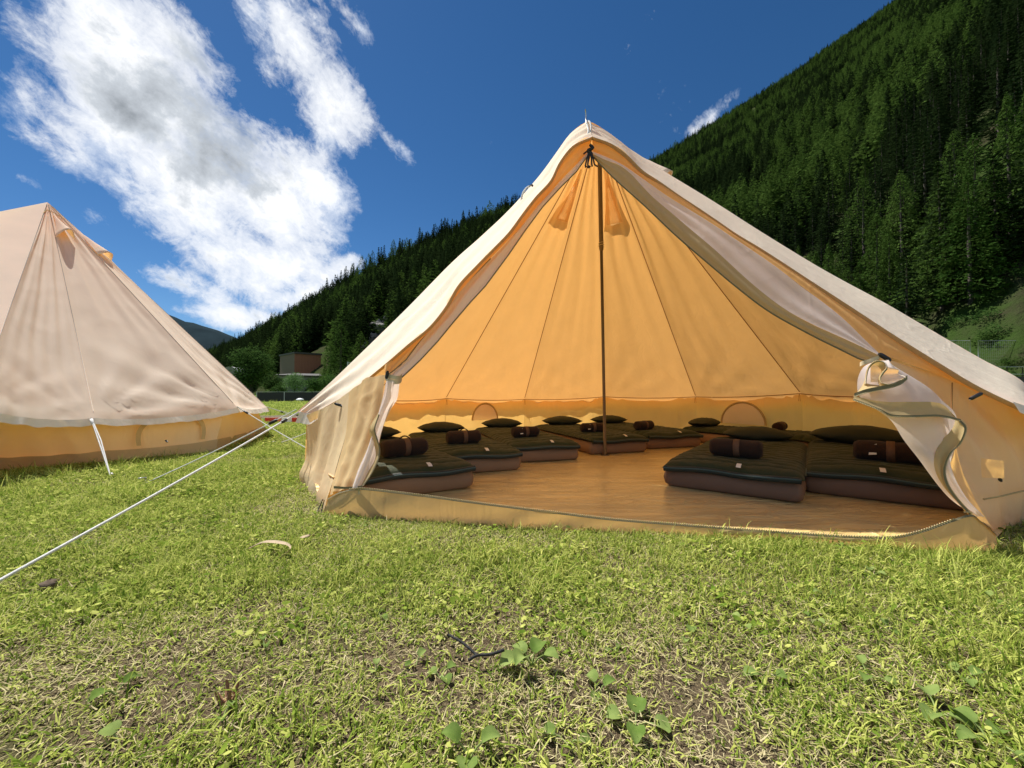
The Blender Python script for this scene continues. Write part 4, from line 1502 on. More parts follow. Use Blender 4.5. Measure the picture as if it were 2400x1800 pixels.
rope(tent2, E2[2] + Vector((0, 0, .01)), PG(760, 998, 0), r=.005, sag=.01, slider=.2)
rope(tent2, E2[3], LC + Vector((math.cos(R(54)), math.sin(R(54)), 0)) * 4.2, r=.005, slider=.4)
mb = MB(); mb.tube([LC, T2 - Vector((0, 0, .03))], .018, 10); mb.build('centre_pole', 'pole_metal', tent2)
fixup(tent2)
mt = MB()

# ------------------------------------------------------------------ beds
def rounded_slab(L, Wd, H, r, seed, amp=.004, nu=34, nv=18, channels=0, camp=.006, droop=0.0):
    """closed soft slab: x along length 0..L, y across, z 0..H"""
    rows = []
    prof = []                                   # profile across thickness, (inset, z)
    for k in range(5):
        a = -PI / 2 + PI * k / 4 / 1.0
        prof.append((r * (1 - math.cos(a)), H / 2 + (H / 2) * math.sin(a)))
    mb = MB()

    def rect(inset, z):
        pts = []
        x0, x1, y0, y1 = inset, L - inset, -Wd / 2 + inset, Wd / 2 - inset
        cr = max(.01, r * 1.6 - inset)
        for (cx, cy, a0) in ((x1 - cr, y0 + cr, -PI / 2), (x1 - cr, y1 - cr, 0), (x0 + cr, y1 - cr, PI / 2), (x0 + cr, y0 + cr, PI)):
            for k in range(5):
                a = a0 + k * PI / 8
                pts.append(Vector((cx + cr * math.cos(a), cy + cr * math.sin(a), z)))
        out = []
        for i in range(len(pts)):
            a, b_ = pts[i], pts[(i + 1) % len(pts)]
            n = max(1, int((b_ - a).length / (.022 if channels else .045)))
            out += [a.lerp(b_, j / n) for j in range(n)]
        return out
    base = rect(0, 0)
    n = len(base)
    rings = []
    for ins, z in prof:
        ring = []
        for p in base:
            c = Vector((L / 2, 0, 0))
            d = Vector((p.x - c.x, p.y - c.y, 0))
            sx = (L / 2 - ins) / (L / 2); sy = (Wd / 2 - ins) / (Wd / 2)
            q = Vector((c.x + d.x * sx, c.y + d.y * sy, z))
            ring.append(q)
        rings.append(ring)

    def dis(q, top):
        e = 1.0
        z = amp * 2 * nz((q.x, q.y, q.z), 4, seed) + amp * ridged((q.x, q.y, q.z), 5, seed + 3) * 1.2
        if channels and top:
            c = abs(math.sin(PI * q.x * channels / L + .6 * nz(q, 3, seed)))
            z += camp * (c ** .35 - .75) * 2 + .006 * nz((q.x * 9, q.y * 3, 0), 3, seed) + .005 * ridged((q.x * 2.4, q.y, 0), 7, seed)
        return z
    rows = [[q + Vector((dis(q, 0) * .6 if abs(q.y) > Wd * .45 else 0, dis((q + Vector((3, 1, 2))), 0) * .8, 0)) for q in rings[0]]]
    for ring in rings[1:]:
        rows.append([q + Vector((dis(q + Vector((5, 2, 0)), 0), dis(q + Vector((1, 7, 0)), 0), 0)) for q in ring])
    # top towards centre
    NT_ = 22 if channels else 12
    for k in range(1, NT_):
        f = 1 - k / NT_
        line = []
        for q in rings[-1]:
            d = Vector((q.x - L / 2, q.y, 0))
            p = Vector((L / 2 + d.x * (1 - (1 - f) * .98), d.y * f, H))
            p.z += dis(p, True) * (min(1, k / 3)) + .25 * H * .3 * (1 - f ** 2) * (.5 if channels else .15)
            line.append(p)
        rows.append(line)
    mb.grid(rows, close=True)
    # strip along the centre line closes itself (f ~ 0 in y)
    o = len(mb.v) - n
    mb.f.append(tuple(o + k for k in range(n))); mb.mi.append(0)
    mb.f.append(tuple(reversed(range(n)))); mb.mi.append(0)
    return mb


def quilt_mb(L, Wd, H, seed, channels=16, nx=150, ny=34):
    """padded sleeping bag: top and bottom skins meeting in a soft edge, stitched across"""
    mb = MB()
    top, bot = [], []
    for i in range(nx + 1):
        u = i / nx
        rt, rb = [], []
        for j in range(ny + 1):
            v = j / ny
            x = L * u; y = Wd * (v - .5)
            fall = (max(0, 1 - abs(2 * v - 1) ** 7) ** .5) * (max(0, 1 - abs(2 * u - 1) ** 26) ** .5)
            ph = x * channels / L + .22 * nz((x, y * 1.2, 0), 2.2, seed)
            c = abs(math.sin(PI * ph))
            z = -.017 * (1 - c) ** 2.2 + .006 * nz((x * 1.2, y * 3, 0), 3.4, seed) + .005 * ridged((x * 1.5, y * .8, 0), 6, seed)
            z += .0028 * math.sin(y * 85 + seed + 4 * nz((x, y, 0), 3, seed)) * (1 - c) ** .5
            z += .010 * nz((x, y, 0), 1.1, seed + 4)
            zt = H * (.35 + .75 * fall) + z * fall
            px_ = x + (.012 * math.sin(y * 9 + seed) if u < .5 else 0) * (1 - fall * .5)
            rt.append(Vector((px_, y + .006 * nz((x, y, 0), 5, seed), zt)))
            rb.append(Vector((px_, y + .006 * nz((x, y, 0), 5, seed), H * .35 * (1 - fall))))
        top.append(rt); bot.append(rb)
    mb.grid(top)
    n0 = len(mb.f)
    mb.grid(bot)
    return mb


def pillow_mb(seed):
    mb = MB()
    rows = []
    for i in range(17):
        u = -1 + 2 * i / 16
        ring = []
        for k in range(20):
            a = 2 * PI * k / 20
            wv = (1 - abs(u) ** 2.0) ** .75 if abs(u) < 1 else 0
            y = math.cos(a) * .17 * (.55 + .45 * wv) * (1 + .06 * nz((u, a, 0), 2, seed))
            z = .01 + max(0, wv) * .058 * (1 + math.sin(a)) * (abs(math.sin(a)) ** .0 if False else 1) + .008 * nz((u, a, 1), 3, seed)
            z = .055 + math.sin(a) * .062 * wv + .006 * nz((u * 3, math.cos(a) * 3, 1), 2, seed)
            ring.append(Vector((y, u * .275, z)))
        rows.append(ring)
    mb.grid(rows, close=True)
    n = 20
    mb.f.append(tuple(range(n))); mb.mi.append(0)
    o = len(mb.v) - n
    mb.f.append(tuple(o + k for k in reversed(range(n)))); mb.mi.append(0)
    return mb


def roll_mb(seed, L=.36, r=.070):
    mb = MB()
    rows = []
    for i in range(15):
        u = -1 + 2 * i / 14
        rr = r * (1 - max(0, abs(u) - .86) ** 2 * 14) * (1 + .03 * nz((u * 3, 0, 0), 1, seed))
        ring = []
        for k in range(18):
            a = 2 * PI * k / 18
            q = rr * (1 + .05 * nz((u * 2, math.cos(a), math.sin(a)), 1.5, seed)) * (1 - .05 * math.exp(-((u + .02) / .12) ** 2))
            ring.append(Vector((q * math.cos(a) * 1.04, u * L / 2, r * .97 + q * math.sin(a) * .96)))
        rows.append(ring)
    mb.grid(rows, close=True)
    for s, idx in ((-1, 0), (1, 14)):
        # rolled spiral end, slightly dished
        o = idx * 18
        c = len(mb.v)
        mb.v.append((0, s * (L / 2 - .012), r))
        for k in range(18):
            f = (o + k, o + (k + 1) % 18, c)
            mb.f.append(f if s > 0 else tuple(reversed(f))); mb.mi.append(0)
    st = MB()
    ring = lambda y, e: [Vector((math.cos(a) * (r * .99 + e), y, r * .97 + math.sin(a) * (r * .93 + e))) for a in [2 * PI * k / 24 for k in range(24)]]
    st.grid([ring(-.030, .001), ring(-.028, .005), ring(.012, .005), ring(.014, .001)], close=True)
    hd = MB()
    hd.tube([Vector((.01, -.05 + .09 * i / 8, 2 * r * .95 + .022 * math.sin(PI * i / 8))) for i in range(9)], .006, 6)
    return mb, st, hd


FZ = .030
BEDS = [
    # corner at the foot (x, y), direction towards the head, length, width, where it lies
    ((-.60, 2.62), (-.52, .85), 1.95, .80, 'just inside the left door flap', .42, 1.0),
    ((-.27, 3.34), (-.36, .93), 1.85, .78, 'second from the left door flap', .42, .9),
    ((.33, 3.90), (-.28, .96), 1.90, .74, 'under the left wall window', .40, .9),
    ((1.20, 4.43), (-.31, .95), 1.80, .74, 'just behind the centre pole', .40, .9),
    ((1.98, 4.85), (-.29, .95), 1.72, .80, 'at the back right of the pole', .32, .9),
    ((3.50, 4.52), (-.56, .83), 1.60, .70, 'half hidden at the back right', .45, .9),
    ((1.42, 2.65), (.60, .80), 1.95, .83, 'nearest right of the floor', .38, 1.0),
    ((2.30, 2.44), (.60, .80), 1.85, .86, 'far right behind the net flap', .40, 1.0),
]
for i, (fc, dr_, L, wd, where, rpos, rs) in enumerate(BEDS):
    d = Vector((dr_[0], dr_[1], 0)).normalized()
    rz = math.atan2(d.y, d.x)
    loc = Vector((fc[0], fc[1], FZ))
    far = i in (2, 3, 4, 5)
    ang = rng.uniform(-.04, .04)
    m_ = rounded_slab(L, wd, .125, .026, i * 3.1, amp=.005)
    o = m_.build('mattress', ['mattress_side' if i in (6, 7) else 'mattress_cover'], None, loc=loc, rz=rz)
    tag(o, 'brown camp mattress ' + where, 'mattress', 'camp mattresses ringed round the tent')
    q_ = quilt_mb(L - .05, wd * 1.0, .066, i * 5.3 + 1)
    # loose quilt: ends droop a little over the foot
    qv = []
    for v in q_.v:
        x, y, z = v
        zz = z - .012 * math.exp(-((x) / .10) ** 2) + .006 * math.sin(y * 12 + i) * math.exp(-(x / .3) ** 2)
        qv.append((x, y, zz))
    q_.v = qv
    qo = q_.build('quilt', 'quilt_green', None, loc=loc + Vector((0, 0, .128)) - d * .015, rz=rz + ang * .3)
    tag(qo, 'dark green quilted sleeping bag on the bed ' + where, 'sleeping bag', 'green sleeping bags on the mattresses')
    ub = MB()
    ex_ = [Vector((.002 + .012 * math.sin(y * 9 + i * 5.3 + 1), y, .020 - .012 + .006 * math.sin(y * 12 + i))) for y in [(-.5 + k / 24) * wd * .96 for k in range(25)]]
    ub.tube(ex_, .020, 8)
    ub.build('folded_edge', 'quilt_under', qo)
    pb = MB(); pb.tube([p + Vector((-.019, 0, .008)) for p in ex_], .0045, 6)
    pb.tube([Vector((x, -wd * .5 - .002, .026 + .003 * math.sin(x * 17))) for x in [k * .1 for k in range(1, int((L - .1) * 10))]], .0035, 5)
    pb.build('piping', 'quilt_piping', qo)
    lb = MB(); yy = (-.08 if i != 7 else .02)
    lb.grid([[Vector((.055, yy, .074)), Vector((.055, yy + .028, .075))], [Vector((.02, yy, .068)), Vector((.022, yy + .028, .069))], [Vector((-.002, yy, .056)), Vector((-.001, yy + .028, .058))]])
    lb.build('cloth_label', 'label_cloth', qo)
    # pillow
    pl = pillow_mb(i * 1.9)
    po = pl.build('pillow', 'pillow_green', None, loc=loc + d * (L - .22) + Vector((0, 0, .185)) + Vector((-d.y, d.x, 0)) * rng.uniform(-.04, .04), rz=rz + rng.uniform(-.12, .12))
    sc = [1.15, 1.0, 1.0, 1.05, 1.0, 1.0, 1.1, 1.35][i]
    po.scale = (sc * (1.1 if i > 5 else 1), sc, sc * 1.12)
    tag(po, 'dark green pillow at the head of the bed ' + where, 'pillow', 'green pillows')
    # rolled blanket
    mb, st, hd = roll_mb(i * 1.3)
    side = Vector((-d.y, d.x, 0))
    ro = mb.build('blanket_roll', 'blanket_brown', None, loc=loc + d * rpos + side * [-.02, .03, .08, .12, .22, -.05, .0, -.04][i] + Vector((0, 0, .198)), rz=rz + [.1, .05, .1, -.1, .3, .2, .03, -.12][i])
    s_ = [.95, .88, .82, .82, .84, .82, .94, 1.02][i]
    ro.scale = (s_, s_, s_)
    tag(ro, 'rolled dark brown blanket on the bed ' + where, 'blanket', 'rolled brown blankets on the beds')
    st.build('strap', 'strap_brown', ro)
    if i in (1, 0): hd.build('handle', 'blanket_brown', ro)
    if i in (2, 3, 7):
        cb = MB(); cb.grid([[Vector((-.075, .06, .05)), Vector((-.05, .06, .12))], [Vector((-.077, .10, .045)), Vector((-.055, .095, .10))]])
        cb.build('care_tag', 'label_cloth', ro)

# ------------------------------------------------------------------ things behind the tents
def boxpart(c, s, name, mat, parent, rz=0.0):
    mb = MB(); mb.box(c, s, rz); return mb.build(name, mat, parent, smooth=False)


# brown flat-roofed building on the slope
def wall_between(a, b_, z0, z1, th, name, mat, parent):
    d = b_ - a
    c = (a + b_) / 2
    return boxpart((c.x, c.y, (z0 + z1) / 2), (d.length, th, z1 - z0), name, mat, parent, math.atan2(d.y, d.x))


bc = P(690, 865, 92); bl = P(656, 865, 99); br = P(752, 865, 96)
zt_ = P(690, 829, 92).z; zb = bc.z - 3.0
bld = empty('brown_building', (bc.x, bc.y, zb))
tag(bld, 'flat-roofed building of reddish brown boards on the slope between the tents', 'building')
bk = bl + (br - bc)
loc_ = lambda p: Vector((p.x - bc.x, p.y - bc.y, 0))
pA, pB, pC, pD = loc_(bl), loc_(bc), loc_(br), loc_(bk)
zz0, zz1 = 0, zt_ - zb
mb = MB()
vs = [pA, pB, pC, pD]
mb.add([v + Vector((0, 0, zz0)) for v in vs] + [v + Vector((0, 0, zz1)) for v in vs], [(1, 2, 6, 5), (2, 3, 7, 6), (3, 0, 4, 7), (0, 3, 2, 1), (4, 5, 6, 7)])
mb.build('brown_wall', 'brown_render', bld, False)
mb = MB()
mb.add([pA, pB, pB + Vector((0, 0, zz1)), pA + Vector((0, 0, zz1))], [(0, 1, 2, 3)])
mb.build('grey_wall', 'grey_brown_board', bld, False)
mb = MB()
cen3 = (pA + pC) / 2
vs2 = [v + (v - cen3).normalized() * .35 for v in vs]
mb.add([v + Vector((0, 0, zz1 + .01)) for v in vs2] + [v + Vector((0, 0, zz1 + .42)) for v in vs2], [(0, 1, 5, 4), (1, 2, 6, 5), (2, 3, 7, 6), (3, 0, 4, 7), (0, 3, 2, 1), (4, 5, 6, 7)])
mb.build('roof', 'roof_edge', bld, False)
n_b = 9
for k in range(n_b):      # board joints proud on the brown side
    f = (k + .5) / n_b
    p = pB.lerp(pC, f)
    boxpart((p.x, p.y - .02, (zz0 + zz1) / 2), (.06, .05, zz1 - zz0 - .05), 'batten', 'brown_render', bld, math.atan2(pC.y - pB.y, pC.x - pB.x))

gb0 = P(648, 893, 78)
gl_ = empty('grey_building', (gb0.x, gb0.y, 0))
tag(gl_, 'low grey building with sloping roof below the brown building', 'building')
o_l = P(645, 893, 76); o_r = P(775, 893, 82)
zA, zB = P(645, 879, 76).z, P(775, 868, 82).z
dd = Vector((o_r.x - o_l.x, o_r.y - o_l.y, 0))
mb = MB()
b2 = [Vector((0, 0, 0)), dd, dd + Vector((1.0, 5, 0)), Vector((1.0, 5, 0))]
mb.add([v for v in b2] + [b2[0] + Vector((0, 0, zA)), b2[1] + Vector((0, 0, zA)), b2[2] + Vector((0, 0, zA + .35)), b2[3] + Vector((0, 0, zA + .35))],
       [(0, 1, 5, 4), (1, 2, 6, 5), (2, 3, 7, 6), (3, 0, 4, 7), (4, 5, 6, 7)])
mb.build('wall', 'grey_render', gl_, False)
mb = MB()
up = Vector((0, 0, .05))
r4_ = [b2[0] + Vector((-.4, -.5, zA - .1)), b2[1] + Vector((.4, -.5, zA - .1)), b2[2] + Vector((.4, .4, zA + .45)), b2[3] + Vector((-.4, .4, zA + .45))]
mb.add([v + up for v in r4_] + [v + up + Vector((0, 0, .2)) for v in r4_], [(0, 1, 5, 4), (1, 2, 6, 5), (2, 3, 7, 6), (3, 0, 4, 7), (0, 3, 2, 1), (4, 5, 6, 7)])
mb.build('roof', 'roof_edge', gl_, False)
for f, wdt in ((.28, .9), (.44, 1.6), (.62, 1.2), (.8, 1.2)):
    p = dd * f
    fr_ = boxpart((p.x, p.y - .02, zA * .68), (wdt + .2, .10, 1.1), 'window', 'roof_edge', gl_, math.atan2(dd.y, dd.x))
    boxpart((p.x, p.y - .08, zA * .68), (wdt, .04, .9), 'pane', 'dark_window', fr_, math.atan2(dd.y, dd.x))

# white arched shelter
p0 = P(520, 884, 78); p1 = P(556, 884, 78)
ar = empty('arched_shelter', (p0.x, 78, 0))
tag(ar, 'small white arched shelter just past the left tent roof edge', 'shelter')
wd_ = p1.x - p0.x
zc = P(520, 868, 78).z
mb = MB()
arcp = [Vector((wd_ / 2 - math.cos(a) * wd_ / 2, 0, zc - .4 + math.sin(a) * 1.15)) for a in [PI * k / 14 for k in range(15)]]
mb.grid([arcp, [p + Vector((-1.5, 5, 0)) for p in arcp]])
mb.build('cover', 'white_paint', ar)
mb = MB(); mb.add([Vector((wd_ / 2, .02, 0))] + [Vector((0, .02, 0))] + [p + Vector((0, .02, 0)) for p in arcp] + [Vector((wd_, .02, 0))], [(0, i, i + 1) for i in range(1, 17)])
mb.build('end_wall', 'grey_render', ar, False)
boxpart((wd_ * .45, -.02, zc * .5), (.12, .06, zc), 'door_post', 'dark_window', ar)

# low black fence at the end of the meadow
p0, p1 = PG(602, 944, 0), PG(860, 944, 0)
fn = empty('black_fence', (p0.x, p0.y, 0))
tag(fn, 'low black mesh fence with a pale top rail at the end of the meadow', 'fence')
L_ = p1.x - p0.x
nseg = 4
for k in range(nseg):
    boxpart(((k + .5) * L_ / nseg, 0, .36), (L_ / nseg - .07, .03, .70), 'fence_panel', 'black_fence', fn)
for k in range(nseg + 1):
    boxpart((k * L_ / nseg, 0, .36), (.055, .055, .80), 'post', 'fence_steel' if k != 2 else 'black_fence', fn)
boxpart((L_ / 2, -.01, .745), (L_, .03, .025), 'top_rail', 'fence_steel', fn)
lmp = PG(703, 946, 0)
lp_ = empty('white_mushroom', lmp)
tag(lp_, 'small white mushroom-shaped lamp in front of the black fence', 'lamp')
mb = MB(); mb.tube([(0, 0, 0), (0, 0, .22)], .03, 8); mb.build('stem', 'white_paint', lp_)
mb = MB(); mb.tube([(0, 0, .2), (0, 0, .22), (0, 0, .28), (0, 0, .33), (0, 0, .35)], [.05, .24, .21, .10, .02], 14); mb.build('cap', 'white_paint', lp_)

# goal-like frame behind the open tent's left edge
p0 = P(815, 905, 40)
gf = empty('steel_frame', (p0.x, 40, 0))
tag(gf, 'thin grey steel frame standing behind the open tent left corner', 'frame')
zt2 = P(815, 848, 40).z
boxpart((0, 0, zt2 / 2), (.12, .12, zt2), 'post', 'fence_steel', gf)
boxpart((.45, 0, zt2 / 2 - .1), (.08, .08, zt2), 'post', 'fence_steel', gf)
boxpart((1.3, 0, zt2 - .1), (2.6, .07, .07), 'crossbar', 'fence_steel', gf)

# turned earth and a red stake by the guy ropes
er = MB()
c = PG(700, 982, 0)
rows = []
for i in range(9):
    f = i / 8
    rows.append([Vector((c.x - 2.6 + 6 * j / 30, c.y - .55 + 1.1 * f + .1 * nz((j, 0, 0), .2), .004 + .09 * math.sin(PI * f) * (1 + .6 * nz((j, i, 0), .35)) * min(1, j / 3, (30 - j) / 3))) for j in range(31)])
er.grid(rows)
o = er.build('earth_strip', 'earth')
tag(o, 'strip of turned brown earth across the meadow', kind='structure')
for (px, py, lab, w1, mt_) in ((703, 984, 'red and white barrier strip lying on the turned earth by the guy ropes', .55, 'red_plastic'),):
    q = PG(px, py, .10)
    rs = empty('barrier_strip', q)
    tag(rs, lab, 'barrier strip')
    boxpart((-.28, 0, 0), (.22, .05, .09), 'white_block', 'white_paint', rs)
    boxpart((0, 0, 0), (.32, .05, .09), 'red_block', 'red_plastic', rs)
    boxpart((-.62, .1, 0), (.40, .05, .08), 'red_block', 'red_plastic', rs)

# bushes
def bush(px, pyb, D, H, Wd, seed, label, n=3000, leaf=.16, mat='bush_green', cat='bush', name='bush'):
    g_ = P(px, pyb, D)
    tr, cr = broad_mb(seed, H, Wd, n, leaf)
    r_ = empty(name, (g_.x, D, max(0, g_.z)))
    tag(r_, label, cat)
    tr.build('trunk', 'bark', r_); cr.build('crown', mat, r_, smooth=False)


principled('x', (1, 1, 1))
foliage('dark_leaf', (.028, .058, .016), (.075, .135, .036), nscale=.9)
foliage('pale_leaf', (.075, .14, .055), (.14, .23, .09), nscale=2)
bush(588, 932, 56, 7.3, 7.0, 1, 'tall dark green leafy tree left of the brown building', 6500, .30, 'dark_leaf', 'tree', 'leafy_tree')
bush(640, 930, 60, 3.6, 4.0, 2, 'dark shrub filling the gap under the brown building', 2600, .24, 'dark_leaf')
bush(690, 926, 43, 2.35, 2.9, 3, 'round pale green bush right behind the black fence', 3600, .13, 'pale_leaf')
bush(738, 926, 46, 2.0, 2.6, 4, 'mid green bush right of the round pale one', 2400, .15)
bush(775, 928, 47, 2.4, 3.2, 5, 'bush against the left edge of the open tent', 2400, .16)
bush(540, 930, 60, 2.8, 4.5, 6, 'low dark bush under the white shelter', 2000, .22, 'dark_leaf')
bush(655, 928, 50, 1.6, 2.2, 8, 'small dark bush left of the round pale one', 1500, .15, 'dark_leaf')

# rock outcrop on the ridge
def rock(px, py, D, s, seed, label=None):
    mb = MB()
    rows = []
    for i in range(25):
        th = PI * i / 24
        ring = []
        for k in range(44):
            a = 2 * PI * k / 44
            d = Vector((math.sin(th) * math.cos(a), math.sin(th) * math.sin(a), math.cos(th)))
            # planes: push towards a few flat facets
            q = 1.25
            fr_ = random.Random(seed)
            for _ in range(14):
                nn_ = Vector((fr_.gauss(0, 1), fr_.gauss(0, 1), fr_.gauss(0, 1))).normalized()
                dd_ = d.dot(nn_)
                if dd_ > .05: q = min(q, fr_.uniform(.72, 1.0) / dd_)
            q *= 1 + .10 * nz(d, 3.5, seed) + .07 * nz(d, 9, seed) + .03 * nz(d, 22, seed)
            ring.append(Vector((d.x * s[0], d.y * s[1], d.z * s[2])) * q)
        rows.append(ring)
    mb.grid(rows, close=True)
    c = P(px, py, D)
    o = mb.build('rock_outcrop', 'rock', None, smooth=False, loc=c)
    tag(o, label, 'rock')


rock(905, 790, 100, (5.2, 3.0, 4.2), 1, 'grey craggy rock outcrop on the ridge beside the left roof edge')
rock(874, 812, 92, (2.4, 2.0, 2.6), 2, 'lower grey rock just left of the main outcrop')
rock(925, 752, 104, (3.2, 2.0, 2.2), 5, 'small grey rock on top of the outcrop')

# right side: site fence, terraces, railing
tfD = 30
for (x0, x1, lab) in ((2150, 2286, 'temporary steel mesh fence panel left of the double post, right background'), (2294, 2440, 'temporary steel mesh fence panel right of the double post, right background')):
    a, b_ = P(x0, 860, tfD), P(x1, 860, tfD - .3)
    zb_, zt3 = P(2286, 858, tfD).z, P(2286, 797, tfD).z
    f_ = empty('site_fence', (a.x, a.y, zb_))
    tag(f_, lab, 'fence', 'site fence panels behind the tent')
    Lp = b_.x - a.x; Hh = zt3 - zb_
    for x in (0, Lp): 
        mb = MB(); mb.tube([(x, 0, -.2), (x, 0, Hh)], .035, 6); mb.build('post', 'fence_steel', f_)
    for z in (0.05, Hh - .05):
        mb = MB(); mb.tube([(0, 0, z), (Lp, 0, z)], .022, 6); mb.build('rail', 'fence_steel', f_)
    mb = MB()
    for k in range(1, 28): mb.tube([(Lp * k / 28, 0, .05), (Lp * k / 28, 0, Hh - .05)], .004, 3, caps=False)
    for k in range(1, 8): mb.tube([(0, 0, Hh * k / 8), (Lp, 0, Hh * k / 8)], .004, 3, caps=False)
    w_ = mb.build('wire_mesh', 'fence_steel', f_); w_['kind'] = 'stuff'
a, b_ = P(2325, 905, 20), P(2470, 905, 20)
rl_ = empty('railing', (a.x, 20, a.z))
tag(rl_, 'low dark railing on a wall at the right edge behind the tent roof', 'railing')
zt4 = P(2325, 860, 20).z - a.z
for k in range(5):
    mb = MB(); x = (b_.x - a.x) * k / 4; mb.tube([(x, 0, 0), (x, 0, zt4)], .02, 6); mb.build('post', 'black_fence', rl_)
for z in (zt4, zt4 * .62):
    mb = MB(); mb.tube([(0, 0, z), (b_.x - a.x, 0, z)], .016, 6); mb.build('rail', 'fence_steel', rl_)
boxpart(((b_.x - a.x) / 2, .05, zt4 * .25 - .4), (b_.x - a.x, .2, zt4 * .5 + .8), 'base_wall', 'black_fence', rl_)


def stone_wall(px0, px1, py0, py1, D, label, seed):
    r = random.Random(seed)
    a, b_ = P(px0, py1, D), P(px1, py1 - 4, D + 2)
    h = P(px0, py0, D).z - P(px0, py1, D).z
    root = empty('stone_wall', a)
    tag(root, label, 'wall')
    L_ = (b_ - a).length
    rzz = math.atan2(b_.y - a.y, b_.x - a.x)
    root.rotation_euler = (0, 0, rzz)
    x = 0
    protos = []
    for k in range(4):
        mb = MB()
        rows = []
        for i in range(5):
            th = PI * i / 4
            rows.append([Vector((math.sin(th) * math.cos(q) * .5, math.sin(th) * math.sin(q) * .4, math.cos(th) * .5)) * (1 + .3 * nz((k, math.cos(q) + i, 0), 2, seed)) for q in [2 * PI * j / 7 for j in range(7)]])
        mb.grid(rows, close=True)
        protos.append(mb.mesh('stone', 'rock'))
    nr = 3
    for j in range(nr):
        x = r.uniform(-.2, 0)
        while x < L_:
            w3 = r.uniform(.45, .9)
            o = bpy.data.objects.new('stone', protos[r.randrange(4)])
            COL.objects.link(o); o.parent = root
            o.location = (x + w3 / 2, r.uniform(-.06, .06), h * (j + .5) / nr)
            o.scale = (w3 * 1.05, .7, h / nr * 1.3)
            x += w3


stone_wall(2320, 2460, 690, 703, 44, 'dry stone terrace wall on the grassy slope at the right edge', 1)
stone_wall(2300, 2460, 786, 798, 36, 'lower dry stone wall behind the site fence', 2)
bush(2325, 800, 34, 1.5, 1.3, 12, 'small upright shrub on the slope above the site fence', 900, .12)
bush(2360, 830, 31, .9, 2.4, 13, 'low bramble behind the right fence panel', 1100, .12)

# rough scrub on the open slope at the right
sp, sr, ss_, si = [], [], [], []
sr_ = random.Random(4)
_protos = []
for k in range(3):
    tr, cr = broad_mb(40 + k, 1.0, 1.5, 420, .10, lobes=6)
    _protos.append(cr.mesh('scrub', ['bush_green', 'dark_leaf', 'larch_green'][k], False))
for _ in range(600):
    px = sr_.uniform(1950, 2700)
    _, sy, d0, d1, z0 = knot(px)
    D = d0 + sr_.uniform(0, 55) ** 1.0
    p = hill_pt(px, (D - d0) / (d1 - d0))
    sp.append(p - Vector((0, 0, .15))); sr.append((0, 0, sr_.uniform(0, 6.28))); q = sr_.choice((.3, .4, .5, .7, 1.2)) * sr_.uniform(.7, 1.2); ss_.append((q * 1.3, q * 1.3, q * .8)); si.append(sr_.randrange(3))
scatter('slope_scrub', sp, sr, ss_, si, _protos, 'low scrub and brambles on the open slope at the right')

# ------------------------------------------------------------------ grass
def blade(mb, r, x, y, z0, L, w_, lean, az, curl, mi):
    """tapered, bent strip"""
    n = 3
    d = Vector((math.cos(az), math.sin(az), 0))
    s = Vector((-math.sin(az + r.uniform(-.5, .5)), math.cos(az), 0)).normalized()
    p = Vector((x, y, z0))
    a = lean
    rows = [(p, w_)]
    for k in range(n):
        p = p + (d * math.sin(a) + Vector((0, 0, 1)) * math.cos(a)) * (L / n)
        if p.z < .002: p.z = .002 + r.uniform(0, .004)
        a += curl
        rows.append((p, w_ * (1 - (k + 1) / n * .85)))
    vs = []
    for q, ww in rows[:-1]:
        vs += [q - s * ww / 2, q + s * ww / 2]
    vs.append(rows[-1][0])
    fs = [(2 * k, 2 * k + 1, 2 * k + 3, 2 * k + 2) for k in range(n - 1)]
    fs.append((2 * (n - 1), 2 * (n - 1) + 1, 2 * n))
    mb.add(vs, fs, mi)


GM = ['grass_green', 'grass_lime', 'grass_straw']


def tuft(seed, n, rad, Lr, straw, lime, wr=(.0026, .0068), upright=.5):
    r = random.Random(seed)
    mb = MB()
    for k in range(n):
        q = rad * math.sqrt(r.random())
        a = r.uniform(0, 6.28)
        x, y = q * math.cos(a), q * math.sin(a)
        u = r.random()
        if u < straw:
            blade(mb, r, x, y, r.uniform(.0, .012), r.uniform(.012, .045), r.uniform(.0015, .0036), r.uniform(1.1, 1.62), r.uniform(0, 6.28), r.uniform(-.3, .45), 2)
        else:
            mi = 1 if r.random() < lime else 0
            if r.random() < upright:
                blade(mb, r, x, y, 0, r.uniform(*Lr), r.uniform(*wr), abs(r.gauss(.5, .35)), r.uniform(0, 6.28), r.uniform(.1, .95), mi)
            else:
                blade(mb, r, x, y, r.uniform(0, .01), r.uniform(*Lr) * .9, r.uniform(*wr), r.uniform(.8, 1.4), r.uniform(0, 6.28), r.uniform(-.5, .6), mi)
    return mb.mesh('grass_tuft', GM, False)


G_SRC = []
for k in range(5): G_SRC.append(tuft(k, 74, .14, (.018, .050), .34, .60))            # mown, much clippings
for k in range(4): G_SRC.append(tuft(20 + k, 62, .12, (.03, .080), .16, .50, upright=.75))      # lush
for k in range(3): G_SRC.append(tuft(40 + k, 46, .14, (.015, .04), .72, .6))        # dry
for k in range(3): G_SRC.append(tuft(60 + k, 26, .06, (.07, .15), .1, .6, upright=.95))     # long stalks


